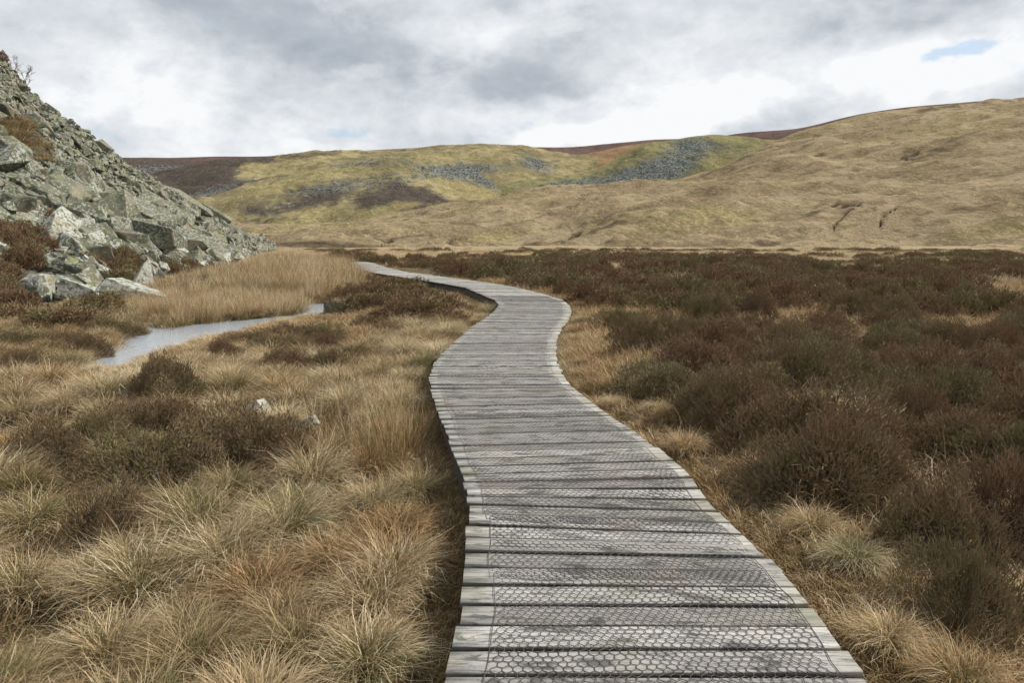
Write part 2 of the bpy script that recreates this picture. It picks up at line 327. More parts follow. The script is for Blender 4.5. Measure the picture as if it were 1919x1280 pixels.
def hill_material(name, base_lo, base_hi, sc, scree=(.30, .32, .34), hcol=((.050, .042, .035), (.11, .09, .072))):
    m, g = new_mat(name); t = g.node('ShaderNodeVertexColor', layer_name='tint').outputs[0]; s = g.node('ShaderNodeSeparateColor', {0: t}).outputs
    P = geo_pos(g); Pz = g.scale(P, (1, .45, 2.2))
    n0 = g.noise(P, .018*sc, 5, .6, .4); n1 = g.noise(Pz, .10*sc, 6, .7, .6); n2 = g.noise(Pz, .45*sc, 5, .75); n3 = g.noise(Pz, 1.6*sc, 4, .75)
    def mk(v, soft=.22, q=.9):                       # mask broken up by noise
        return g.step(g.math('ADD', v, g.math('ADD', g.math('MULTIPLY', g.math('SUBTRACT', n1, .5), 1.1), g.math('MULTIPLY', g.math('SUBTRACT', n2, .5), q))), .5-soft, .5+soft)
    base = g.mix(g.step(n0, .38, .62), base_lo, base_hi)
    base = g.mix(g.math('MULTIPLY', g.step(n1, .48, .62), .6), base, tuple(x*.55 for x in base_lo))
    base = g.mix(g.math('MULTIPLY', g.step(n2, .50, .62), .55), base, tuple(min(x*1.35, .7) for x in base_hi))
    base = g.mix(g.math('MULTIPLY', g.step(n3, .52, .62), .6), base, tuple(x*.38 for x in base_lo))
    yel = g.mix(g.step(n2, .4, .6), (.19, .165, .078), (.40, .33, .158))  # turf colours; the brighter tone also paints in sunlit patches
    yel = g.mix(g.math('MULTIPLY', g.step(n1, .5, .62), .55), yel, (.16, .15, .065))
    yel = g.mix(g.math('MULTIPLY', g.step(n3, .5, .62), .65), yel, (.12, .115, .05))
    base = g.mix(g.math('MULTIPLY', mk(s[2], .28), .62), base, yel)
    hea = g.mix(g.step(n2, .4, .62), *hcol)
    base = g.mix(mk(s[1], .2), base, hea)
    vo = g.node('ShaderNodeTexVoronoi', {'Scale': .8*sc, 'Randomness': 1.0}); g.l.new(Pz, vo.inputs['Vector'])
    vs = g.node('ShaderNodeSeparateColor', {0: vo.outputs['Color']}).outputs[0]
    stone = g.mix(g.step(vs, .35, .75), (.045, .05, .045), scree)
    stone = g.mix(g.math('MULTIPLY', g.step(n3, .48, .62), .8), stone, (.07, .075, .045))
    base = g.mix(mk(s[0], .16, 2.2), base, stone)
    finish(g, base, 1.0, g.math('ADD', g.math('MULTIPLY', n1, .9), g.math('ADD', g.math('MULTIPLY', n2, .6), g.math('MULTIPLY', n3, .25))), 1.0, 2.4/sc, spec=.05); return m

# ------------------------------------------------------------------ ground sheet and water
def warp(a, n, span, dens):
    t = np.linspace(-1, 1, n); return a + span*np.sinh(dens*t)/math.sinh(dens)
gx = warp(-1.5, 620, 4200, 9.2); gy = warp(7.0, 620, 4200, 9.2)
GX, GY = np.meshgrid(gx, gy); GZ = gz(GX, GY)
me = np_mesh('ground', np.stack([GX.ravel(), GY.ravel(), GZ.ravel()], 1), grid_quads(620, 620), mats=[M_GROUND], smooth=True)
tag(link(bpy.data.objects.new('ground', me)), kind='structure')
def water_sheet(name, poly, pad=.7):
    p = np.array(poly); x0, y0 = p.min(0)-pad; x1, y1 = p.max(0)+pad
    V = [(x0, y0, WATER), (x1, y0, WATER), (x1, y1, WATER), (x0, y1, WATER)]
    # the sheet lies just under the turf all round and shows only where the bog dips below it
    tag(link(bpy.data.objects.new(name, np_mesh(name, V, [[0, 1, 2, 3]], mats=[M_WATER]))), kind='structure')
water_sheet('stream', STREAM)
M_WATER2 = M_WATER.copy(); M_WATER2.name = 'peaty_water'
[setattr(n.inputs['Base Color'], 'default_value', (.05, .05, .045, 1)) for n in M_WATER2.node_tree.nodes if n.type == 'BSDF_PRINCIPLED']
for p in POOLS:
    water_sheet('bog_pool', p, .5)
for o in bpy.data.objects:
    if o.name.startswith('bog_pool'): o.data.materials[0] = M_WATER2

# ------------------------------------------------------------------ hills (lofted between ridge lines)
LAYERS = {}
def loft(name, x0, x1, n, layers, sub, amp, L, mats, masks=None, back=1.25, seed=1, fade_top=0.35, ns=None, aniso=1.0, smooth=True, carve=None):
    a = np.linspace(x0, x1, n); rows_s = []; rows_Y = []
    for lay in layers:
        q = np.array(lay, float); aa, ss = pas(q[:, 0], q[:, 1]); ap = (a-CX)/F/math.cos(TH)
        s = np.interp(ap, aa, ss); Y = np.interp(ap, aa, q[:, 2])
        k = 7; ker = np.hanning(2*k+1); ker /= ker.sum()
        s = np.convolve(np.pad(s, k, mode='edge'), ker, 'valid'); Y = np.convolve(np.pad(Y, k, mode='edge'), ker, 'valid')
        rows_s.append(s); rows_Y.append(Y)
    ap = (a-CX)/F/math.cos(TH)
    Z = [s*Y+CAMZ for s, Y in zip(rows_s, rows_Y)]
    Z.append(Z[-1]-0.05*rows_Y[-1]*(back-1)*2-2); rows_Y.append(rows_Y[-1]*back)
    Z = np.array(Z); Yk = np.array(rows_Y); K = len(Z)
    out = []; T = []
    for k in range(K-1):
        m_ = sub[k] if isinstance(sub, (list, tuple)) else sub
        if k == K-2: m_ = max(6, m_//4)
        for i in range(m_ + (1 if k == K-2 else 0)):
            t = i/m_; p0, p1, p2, p3 = (max(k-1, 0), k, k+1, min(k+2, K-1))
            h = lambda A: 0.5*((2*A[p1]) + (-A[p0]+A[p2])*t + (2*A[p0]-5*A[p1]+4*A[p2]-A[p3])*t*t + (-A[p0]+3*A[p1]-3*A[p2]+A[p3])*t**3)
            zz = h(Z) if smooth else Z[p1]+(Z[p2]-Z[p1])*t
            yy = Yk[p1]+(Yk[p2]-Yk[p1])*t
            out.append((ap*yy, yy, zz)); T.append(k+t)
    X = np.array([o[0] for o in out]); Y = np.array([o[1] for o in out]); Zz = np.array([o[2] for o in out]); T = np.array(T)
    top = K-2
    fade = sstep(T, 0, .35)*(1-(1-fade_top)*sstep(T, top-.5, top)*(1-sstep(T, top, top+.6)))
    N = fbm(X/L, Y/L*aniso, seed, 6, .53)
    Zz = Zz + amp*N*fade[:, None]
    if ns is not None: Zz = Zz + ns(X, Y)*fade[:, None]
    V = np.stack([X.ravel(), Y.ravel(), Zz.ravel()], 1)
    px, py, d = to_pix(V[:, 0], V[:, 1], V[:, 2])
    if carve: V[:, 2] += carve(px, py); Zz = V[:, 2].reshape(X.shape)
    tint = masks(px, py, V) if masks is not None else np.zeros((len(V), 3))
    me = np_mesh(name, V, grid_quads(len(out), n), mats=mats, tint=tint, smooth=True)
    o = tag(link(bpy.data.objects.new(name, me)), kind='structure')
    LAYERS[name] = (X, Y, Zz, px.reshape(X.shape), py.reshape(X.shape), T)
    return o
def bl(px, py, x, y, rx, ry, rot=0, amp=1.0):
    c, s = math.cos(R_(rot)), math.sin(R_(rot)); u = ((px-x)*c+(py-y)*s)/rx; v = (-(px-x)*s+(py-y)*c)/ry
    return amp*np.exp(-(u*u+v*v))
BIGX = (-900, 2900)
# distant moor, heather dark, flat topped
loft('far_moor', -900, 2900, 500, [
    [(-900,420,1500),(2900,420,1500)],
    [(-900,350,1750),(500,330,1750),(1200,320,1750),(2900,300,1750)],
    [(-900,296,2200),(150,297,2200),(300,297,2200),(420,293,2200),(500,294,2200),(600,287,2200),(720,280,2200),(860,272,2200),(1000,276,2200),(1060,277,2200),(1180,268,2200),(1230,262,2200),(1330,258,2200),(1400,248,2100),(1500,242,2000),(1600,216,1900),(1700,200,1850),(1850,187,1850),(1919,183,1850),(2200,172,1850),(2900,190,1850)]],
    24, 26, 380, [hill_material('far_heather_moor', (.10, .065, .06), (.15, .10, .085), .35, (.24, .27, .32))],
    lambda px, py, V: np.stack([bl(px, py, 320, 316, 170, 9, 0, .55)+0*px, .25+.5*sstep(px, 500, 200)+.4*bl(px, py, 280, 345, 100, 15), 0*px], 1), seed=5, fade_top=.08)
# brown moorland between the green hill and the knoll
loft('moorland', 1000, 1700, 260, [
    [(1000,360,1000),(1700,330,1000)],
    [(1000,330,1150),(1080,312,1200),(1180,300,1200),(1700,290,1200)],
    [(1000,305,1350),(1060,297,1400),(1110,287,1400),(1180,272,1450),(1240,264,1450),(1400,262,1450),(1520,262,1450),(1700,250,1450)]],
    40, 10, 160, [hill_material('brown_moor_grass', (.19, .12, .065), (.27, .18, .095), .7)],
    lambda px, py, V: np.stack([0*px, .3*bl(px, py, 1200, 270, 90, 6), .55*sstep(px, 1110, 1060)], 1), seed=11, fade_top=.15)
def green_masks(px, py, V):
    scree = (bl(px,py,860,318,150,13,-4,.62)+bl(px,py,1010,308,60,16,30,.5)+bl(px,py,900,335,60,9,35,.45)+bl(px,py,700,310,70,9,0,.3)+bl(px,py,610,345,70,16,-10,.25)
        +bl(px,py,450,340,80,13,-15,.42)+bl(px,py,380,365,50,12,-10,.4)+bl(px,py,730,345,160,9,-6,.35)+bl(px,py,850,388,70,8,-5,.5)+bl(px,py,960,350,60,9,10,.3)+bl(px,py,560,388,120,12,0,.26)+bl(px,py,660,418,120,4,-3,.4))
    hea = (sstep(px, 480, 380)*sstep(py, 400, 330)*.95+bl(px,py,330,330,120,30,0,.8)+bl(px,py,790,365,62,20,18,.85)+bl(px,py,700,380,45,13,-10,.75)+bl(px,py,770,392,35,6,-8,.6)+bl(px,py,650,286,220,6,-2,.5)+bl(px,py,470,300,90,8,-3,.6)+bl(px,py,480,395,35,9,0,.35)+bl(px,py,560,410,130,6,-4,.3)+bl(px,py,590,372,80,22,-25,.36)+bl(px,py,500,335,70,9,-8,.36)+bl(px,py,840,300,200,7,-2,.33)+bl(px,py,880,380,60,8,5,.38))
    green = (.40+bl(px,py,720,322,110,16,-8,.35)+bl(px,py,930,365,60,15,0,.35)+bl(px,py,500,360,70,22,0,.15)-.5*sstep(py, 300, 280)-.2*bl(px,py,600,380,100,18,0))
    d = py-np.interp(px, [380, 400, 470, 560, 650, 740, 800, 860, 925, 960], [382, 375, 352, 328, 315, 309, 322, 342, 362, 372]); on = sstep(px, 400, 470)*sstep(px, 950, 900)  # spur relief shading painted in as cover colour: light crest, darker face
    hea = hea + on*.42*sstep(d, 12, 26)*sstep(d, 78, 52)*sstep(px, 800, 720); scree = scree + on*.18*sstep(d, 10, 24)*sstep(d, 60, 40)*sstep(px, 740, 640)
    scree = scree + on*.28*sstep(d, -30, -14)*sstep(d, -1, -5)*sstep(px, 560, 640); green = green + on*.5*np.exp(-((d-5)/6)**2) + on*.5*sstep(d, 60, 72)*sstep(d, 92, 80)
    green = green + .35*fbm(V[:, 0]/70, V[:, 1]/50, 24, 4); hea = hea + .30*fbm(V[:, 0]/45, V[:, 1]/60, 26, 4)
    return np.stack([scree, hea, green], 1)
loft('green_hill', -900, 1115, 620, [
    [(-900,470,560),(400,452,560),(520,438,600),(600,430,620),(750,412,640),(930,388,680),(1000,372,720),(1115,352,760)],
    [(-900,440,640),(330,395,660),(400,398,660),(480,392,670),(560,372,690),(640,350,720),(740,340,740),(800,350,740),(860,368,730),(930,372,740),(1000,358,780),(1115,335,860)],
    [(-900,420,740),(300,372,740),(400,375,740),(470,352,760),(560,328,790),(650,315,820),(740,309,840),(800,322,840),(860,342,830),(925,362,820),(1000,350,850),(1115,322,930)],
    [(-900,380,860),(300,360,860),(420,350,860),(560,332,880),(660,323,900),(740,320,920),(830,335,920),(925,356,900),(1010,340,930),(1115,312,1000)],
    [(-900,340,1000),(300,342,1000),(420,318,1000),(560,306,1020),(700,298,1040),(860,300,1040),(960,300,1040),(1040,308,1050),(1115,300,1080)],
    [(-900,400,1200),(100,396,1200),(200,382,1200),(280,336,1200),(340,318,1200),(400,302,1200),(450,297,1200),(520,294,1200),(600,288,1200),(700,282,1200),(860,275,1200),(950,277,1200),(1010,282,1200),(1050,291,1180),(1070,299,1150),(1115,306,1150)]],
    [30, 40, 24, 36, 40, 30], 15, 95, [hill_material('green_hill_turf', (.18, .15, .08), (.33, .28, .15), .9, (.25, .26, .26))], green_masks, seed=21, fade_top=.15, ns=lambda X, Y: 7*fbm(X/60, Y/45, 23, 5))
loft('scree_knoll', 940, 1560, 300, [
    [(940,392,640),(1100,385,640),(1250,372,660),(1400,330,680),(1560,292,700)],
    [(940,366,690),(1000,358,690),(1100,340,700),(1200,318,720),(1320,300,730),(1420,292,730),(1560,284,740)],
    [(940,356,760),(970,353,760),(1010,343,765),(1100,324,775),(1140,306,780),(1170,288,785),(1200,272,790),(1250,262,800),(1300,254,805),(1340,251,810),(1400,256,810),(1440,262,800),(1500,272,790),(1560,280,790)]],
    70, 12, 60, [hill_material('knoll_turf', (.15, .14, .07), (.25, .225, .11), 1.1, (.20, .215, .22))],
    lambda px, py, V: np.stack([bl(px,py,1185,330,100,26,-12,.72)+bl(px,py,1270,300,70,34,-30,.56)+bl(px,py,1300,270,60,14,0,.38)+bl(px,py,1050,345,70,10,-5,.6)+bl(px,py,1380,280,50,14,0,.28), bl(px,py,1290,258,80,5,0,.35), .30+.3*bl(px,py,1350,300,60,20)], 1), seed=31, fade_top=.15)
def gullies(px, py):
    gul = np.zeros_like(px)
    for pl in (((1560,440),(1563,425),(1572,412),(1582,402),(1592,392),(1600,388)), ((1650,420),(1652,410),(1656,402),(1668,394),(1680,388)), ((1560,385),(1610,383)), ((1695,292),(1725,287)), ((1690,297),(1710,298)), ((1055,452),(1068,444),(1085,440)), ((840,452),(870,440)), ((705,462),(740,448))):
        for (x0, y0), (x1, y1) in zip(pl[:-1], pl[1:]):
            t = np.clip(((px-x0)*(x1-x0)+(py-y0)*(y1-y0))/((x1-x0)**2+(y1-y0)**2), 0, 1); gul = np.maximum(gul, 1.1*np.exp(-(np.hypot(px-x0-t*(x1-x0), (py-y0-t*(y1-y0)))/1.7)**2))
    return gul
def brown_masks(px, py, V):
    gul = gullies(px, py); hea = .75*gul + sstep(py-(205+0*px), 6, -8)*.3*sstep(px, 1500, 1600)+bl(px,py,1150,420,60,7,-15,.3)+bl(px,py,1800,395,80,10,-8,.32)
    X_, Y_ = V[:, 0], V[:, 1]; st = fbm((X_+Y_*.35)/110, (Y_-X_*.35)/13, 83, 5); st2 = fbm((X_+Y_*.3)/160, (Y_-X_*.3)/40, 85, 4)
    hea += .62*np.maximum(st, 0)*1.3+.1
    hea += .6*bl(px,py,560,458,110,7,2)+.5*bl(px,py,640,462,80,5)
    green = (bl(px,py,1900,430,110,13,-5,.75)+bl(px,py,1590,425,30,14,0,.55)+bl(px,py,1250,425,170,22,-3,.42)+bl(px,py,930,445,34,9,0,.75)+bl(px,py,1000,410,60,8,-30,.35)+bl(px,py,1820,250,130,30,-20,.42)+bl(px,py,1560,235,120,13,-15,.4)+bl(px,py,930,375,100,10,-10,.5)
        +bl(px,py,1100,405,200,8,-14,.33)+bl(px,py,1450,350,150,15,-20,.15)+.22+bl(px,py,560,455,120,8,0,.3)+bl(px,py,640,425,160,4,-3,.4))
    green = green + .55*st2
    return np.stack([bl(px,py,960,400,40,5,0,.25)+bl(px,py,560,450,40,3,0,.3)+bl(px,py,1640,440,30,4,0,.3), hea, green], 1)
loft('brown_hillside', -900, 2900, 900, [
    [(-900,470,190),(450,466,190),(2900,466,190)],
    [(-900,455,250),(400,457,250),(560,452,250),(700,450,270),(850,449,280),(1000,446,270),(1150,430,260),(1350,424,255),(1560,428,250),(1750,430,240),(1919,420,235),(2300,405,230),(2900,400,230)],
    [(-900,448,320),(400,452,320),(560,450,330),(700,446,350),(850,440,350),(950,442,350),(1050,438,330),(1150,402,320),(1300,392,320),(1450,395,320),(1600,382,310),(1750,375,300),(1919,360,300),(2300,330,300),(2900,330,300)],
    [(-900,445,420),(400,440,440),(560,436,450),(700,430,450),(850,415,450),(1000,396,450),(1150,375,430),(1300,362,420),(1450,350,410),(1600,335,400),(1750,315,400),(1919,290,400),(2300,270,400),(2900,270,400)],
    [(-900,440,560),(400,434,560),(520,431,560),(600,425,560),(750,408,560),(930,383,560),(1000,368,560),(1150,357,560),(1250,350,560),(1350,330,560),(1450,296,560),(1550,280,540),(1700,258,520),(1850,235,510),(1919,225,510),(2300,210,510),(2900,215,510)],
    [(-900,438,640),(400,432,640),(520,429,640),(600,422,640),(750,404,640),(930,378,640),(1000,362,650),(1100,353,650),(1250,348,650),(1350,318,680),(1420,280,720),(1480,256,740),(1500,249,750),(1560,232,760),(1620,216,760),(1720,204,760),(1850,191,760),(1919,188,760),(2300,175,760),(2900,190,760)]],
    [34, 34, 40, 44, 36, 30], 9, 55, [hill_material('brown_hillside_grass', (.205, .155, .09), (.35, .275, .17), 1.3, (.2, .2, .18), ((.075, .055, .036), (.14, .105, .065)))], brown_masks, carve=lambda px, py: -1.6*gullies(px, py), seed=41, fade_top=.12,
    ns=lambda X, Y: 6.5*fbm((X+Y*.35)/120, (Y-X*.35)/34, 77, 4)+1.1*fbm((X+Y*.3)/26, Y/9, 79, 3))
# the scree slope on the left
m, g = new_mat('scree_soil'); P = geo_pos(g); finish(g, g.mix(g.step(g.noise(P, .8, 5, .7), .4, .6), (.035, .033, .026), (.13, .125, .10)), .95, g.noise(P, 2, 5, .7), 1, .3); M_SOIL = m
loft('scree_slope', -900, 520, 360, [
    [(-900,640,14.5),(0,588,19.5),(150,580,21),(240,545,28),(300,520,38),(420,500,56),(510,474,112),(520,473,115)],
    [(-900,470,24),(-200,440,28),(0,440,34),(150,462,40),(240,476,44),(320,462,56),(420,462,74),(480,466,100),(510,470,122),(520,472,124)],
    [(-900,200,38),(-200,270,44),(0,300,50),(150,345,58),(240,378,64),(330,408,72),(420,446,90),(510,469,126),(520,471,126)],
    [(-900,-250,60),(-300,-60,64),(-100,30,70),(0,106,75),(30,140,76),(60,186,77),(100,218,78),(160,255,80),(205,292,82),(225,312,84),(330,378,92),(420,436,100),(500,467,128),(520,470,130)]],
    [50, 60, 70, 16], .9, 5.0, [M_SOIL], None, seed=51, fade_top=.5, back=1.5, ns=lambda X, Y: .9*np.abs(fbm(X/1.3, Y/1.8, 53, 4))*sstep(Y, 20, 50))
SX, SY, SZ, SPX, SPY, ST_ = LAYERS['scree_slope']
TOPROW = int(np.searchsorted(ST_, 3.0))
def on_scree(px, py):
    """point and normal of the scree slope seen at a photo pixel"""
    jf = (px+900)/1420*359
    for _ in range(4):
        j = int(np.clip(round(jf), 1, 358)); c_ = max(2, int(np.argmin(SPY[:, j]))); i = int(np.argmin(np.abs(SPY[:c_+1, j]-py))); i = min(max(i, 1), len(SPY)-2)
        jf += (px-SPX[i, j])/1420*359
    p = Vector((SX[i, j], SY[i, j], SZ[i, j]))
    du = Vector((SX[i, j+1]-SX[i, j-1], SY[i, j+1]-SY[i, j-1], SZ[i, j+1]-SZ[i, j-1])); dv = Vector((SX[i+1, j]-SX[i-1, j], SY[i+1, j]-SY[i-1, j], SZ[i+1, j]-SZ[i-1, j]))
    return p, du.cross(dv).normalized()

# ------------------------------------------------------------------ boardwalk
rng = np.random.default_rng(7); random.seed(7)
def empty(name, loc, label, cat, group=None):
    o = bpy.data.objects.new(name, None); o.location = loc; COL.objects.link(o); return tag(o, label, cat, group)
walk_root = empty('boardwalk', (float(Cs[1][0]), float(Cs[1][1]), 0.0), 'winding grey plank boardwalk covered in chicken wire, running across the bog', 'boardwalk')
def child(name, me, root):
    o = bpy.data.objects.new(name, me); COL.objects.link(o); o.parent = root; o.location = -Vector(root.location); return o
def plank_geo(s0, s1, r):
    """eight-cornered plank with bevelled top edges between stations s0 and s1"""
    e0 = r.normal(0, .007); e1 = r.normal(0, .007)
    z = DECK + r.normal(0, .0022); th = .038; t0 = r.normal(0, .002); t1 = r.normal(0, .002); sk = r.normal(0, .003)
    V = []; UV = []; nx = 9; u0 = r.uniform(0, 50); v0 = r.uniform(0, 50)
    c0 = walk([s0-sk, s1-sk], [-.001, -.001]); c1 = walk([s0+sk, s1+sk], [1.001, 1.001])
    A0, A1 = c0; B0, B1 = c1; dirL = (B0-A0)/np.linalg.norm(B0-A0)
    A0 = A0-dirL*e0; A1 = A1-dirL*e0; B0 = B0+dirL*e1; B1 = B1+dirL*e1
    # keep plank width constant when the walk fans out
    wmax = .156
    for P_, Q_ in ((A0, A1), (B0, B1)):
        d = np.linalg.norm(Q_-P_); 
        if d > wmax: k = (d-wmax)/2/d*(Q_-P_); P_ += k; Q_ -= k
    ln = np.linalg.norm(B0-A0); bev = .004; cup = r.normal(0, .0012)
    for i in range(nx):
        t = i/(nx-1); p = A0+(B0-A0)*t; q = A1+(B1-A1)*t; zz = z+t0+(t1-t0)*t
        w_ = q-p; wd = np.linalg.norm(w_); w_ /= wd; j0, j1 = r.normal(0, .0012, 2)
        prof = [(p+w_*j0, zz-th), (p+w_*j0, zz-bev), (p+w_*(bev+j0), zz), ((p+q)/2, zz-abs(cup)), (q-w_*(bev+j1), zz), (q-w_*j1, zz-bev), (q-w_*j1, zz-th)]
        vv = [-th, -bev, 0, wd/2, wd, wd+bev, wd+th]
        for (c, zc_), v in zip(prof, vv): V.append((c[0], c[1], zc_)); UV.append((u0+t*ln, v0+v))
    Q = []
    for i in range(nx-1):
        for k in range(6): a = i*7+k; Q.append((a, a+7, a+8, a+1))
        Q.append((i*7+6, i*7+13, i*7+7, i*7))
    for i, rev in ((0, 0), (nx-1, 1)):
        b = i*7; f = [(b, b+1, b+5, b+6), (b+1, b+2, b+4, b+5), (b+2, b+3, b+4, b+4)]
        for q in f[:2]: Q.append(q if not rev else q[::-1])
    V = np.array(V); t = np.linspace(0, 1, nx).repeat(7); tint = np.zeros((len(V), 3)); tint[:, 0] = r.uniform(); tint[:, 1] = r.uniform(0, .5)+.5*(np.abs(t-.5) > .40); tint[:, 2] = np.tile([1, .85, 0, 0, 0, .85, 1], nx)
    return V, np.array(Q), np.array(UV), tint
s = 0.15; planks = []; rp = np.random.default_rng(3)
while s < ST[-1]-.2:
    pitch = rp.normal(.172, .007); gap = float(np.clip(rp.normal(.021, .008), .008, .040)); planks.append((s, s+pitch-gap)); s += pitch
def visible_walk(s0):
    p = walk([s0], [.5])[0]; return to_pix(p[0], p[1], DECK)[1] < 1330
vis = [k for k, p in enumerate(planks) if visible_walk(p[1])]
first = vis[0]
for k, (a, b) in enumerate(planks[:first+95]):
    if k < first-3: continue
    V, Q, UV, tint = plank_geo(a, b, rp)
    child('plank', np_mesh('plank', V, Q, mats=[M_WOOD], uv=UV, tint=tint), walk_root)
VV, QQ, UU, TT = [], [], [], []; n = 0
for a, b in planks[:first-3]+planks[first+95:]:
    V, Q, UV, tint = plank_geo(a, b, rp); VV.append(V); QQ.append(Q+n); UU.append(UV); TT.append(tint); n += len(V)
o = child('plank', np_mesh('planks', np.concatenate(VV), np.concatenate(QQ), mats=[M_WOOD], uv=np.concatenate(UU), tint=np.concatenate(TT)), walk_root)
tag(o, kind='stuff', label='grey planks farther along the boardwalk')
for f in (.045, .955):                                # edge bearers under the plank ends
    ss = np.arange(0, ST[-1], .4); P = walk(ss, np.full(len(ss), f)); T = np.gradient(P, axis=0); T /= np.linalg.norm(T, axis=1)[:, None]; Nn = np.stack([T[:, 1], -T[:, 0]], 1)
    V = []; UV = []
    for i in range(len(ss)):
        for k, (sg, zz) in enumerate(((-1, DECK-.21), (-1, DECK-.041), (1, DECK-.041), (1, DECK-.21), (-1, DECK-.21))):
            V.append((*(P[i]+Nn[i]*sg*.035), zz)); UV.append((ss[i], k*.17))
    Q = grid_quads(len(ss), 5)
    child('bearer', np_mesh('bearer', V, Q, mats=[M_BEAM], uv=UV, tint=np.zeros((len(V), 3))), walk_root)
def box_verts(c, ax, ay, z0, z1):
    return [(*(c+sx*ax+sy*ay), z) for z in (z0, z1) for sx, sy in ((-1,-1),(1,-1),(1,1),(-1,1))]
BOXQ = [(0,3,2,1),(4,5,6,7),(0,1,5,4),(1,2,6,5),(2,3,7,6),(3,0,4,7)]
sp_ = 1.0
while sp_ < ST[-1]-1 and sp_ < 46:
    for f in (.05, .95):
        c = walk([sp_], [f])[0]; t = walk([sp_+.1], [f])[0]-c; t /= np.linalg.norm(t); nn = np.array([t[1], -t[0]])
        c = c + nn*(.0)  
        V = box_verts(c, t*.04, nn*.04, -.45, DECK-.045); child('post', np_mesh('post', V, BOXQ, mats=[M_BEAM], uv=[(v[2]*1.0, v[0]+v[1]) for v in V], tint=np.zeros((8, 3))), walk_root)
    sp_ += 1.9
# chicken wire laid over the planks in overlapping lengths
def wire_piece(s0, s1, m0, m1, r, wd=.0032, cell=.044):
    """hexagonal netting from station s0 to s1, m0/m1 metres in from the left/right edge"""
    V = []; Q = []
    def seg(p, q, wdt):
        d = q-p; l = np.linalg.norm(d); 
        if l < 1e-6: return
        d /= l; nn = np.array([d[1], -d[0]])*wdt/2; b = len(V); z = DECK+.0055
        for (c, zz) in ((p-nn, z-.001), (p, z+.0015), (p+nn, z-.001), (q-nn, z-.001), (q, z+.0015), (q+nn, z-.001)): V.append((c[0], c[1], zz))
        Q.extend([(b, b+3, b+4, b+1), (b+1, b+4, b+5, b+2)])
    def W(sv, wv):
        sv = np.clip(sv, ST[0], ST[-1]); L = walk([sv], [0])[0]; Rr = walk([sv], [1])[0]; wdt = np.linalg.norm(Rr-L)
        wob = .009*math.sin(sv*7+wv*5)+.006*math.sin(sv*19+wv*13)
        return L+(Rr-L)*((m0+wv)/wdt) + np.array([wob*.7, wob])
    def width(sv): 
        L = walk([sv], [0])[0]; Rr = walk([sv], [1])[0]; return np.linalg.norm(Rr-L)-m0-m1
    # lattice rows along s, hexagon points facing across the walk
    ch = cell*.90; nrow = int((s1-s0)/ch); cw = cell
    for i in range(nrow):
        sv = s0+i*ch; wmax = width(sv); nc = int(wmax/cw); off = .5 if i % 2 else 0
        for j in range(nc):
            w0 = (j+off)*cw
            if w0+cw > wmax: continue
            a = W(sv, w0) ; b = W(sv+ch*.36, w0+cw*.5); c = W(sv, w0+cw)
            jit = r.normal(0, .0024, 2)
            b = b+jit; seg(a, b, wd); seg(b, c, wd); seg(b, W(sv+ch, w0+cw*.5)+jit*.3, wd*1.25)
    ss = np.arange(s0, s1, .12)
    for ww in (0,):
        for a, b in zip(ss[:-1], ss[1:]):
            seg(W(a, 0), W(b, 0), wd*1.2); seg(W(a, width(a)), W(b, width(b)), wd*1.2)
    return np_mesh('wire_netting', V, Q, mats=[M_WIRE])
def s_at_py(py):
    ss = np.linspace(0, ST[-1], 3000); P = walk(ss, np.full(3000, .5)); y = to_pix(P[:, 0], P[:, 1], DECK)[1]; return float(ss[np.argmin(np.abs(y-py))])
cuts = [s_at_py(1400), s_at_py(1088), s_at_py(983), s_at_py(905), s_at_py(780), s_at_py(705), s_at_py(640), s_at_py(555)]
ins = [(.14, .07), (.12, .07), (.10, .08), (.09, .09), (.09, .10), (.10, .10), (.12, .12)]
for k in range(7):
    child('wire_netting', wire_piece(cuts[k], cuts[k+1]+.12, *ins[k], rp, wd=(.0029, .0029, .0028, .0025, .0022, .002, .0018)[k], cell=(.037, .037, .037, .038, .045, .06, .08)[k]), walk_root)

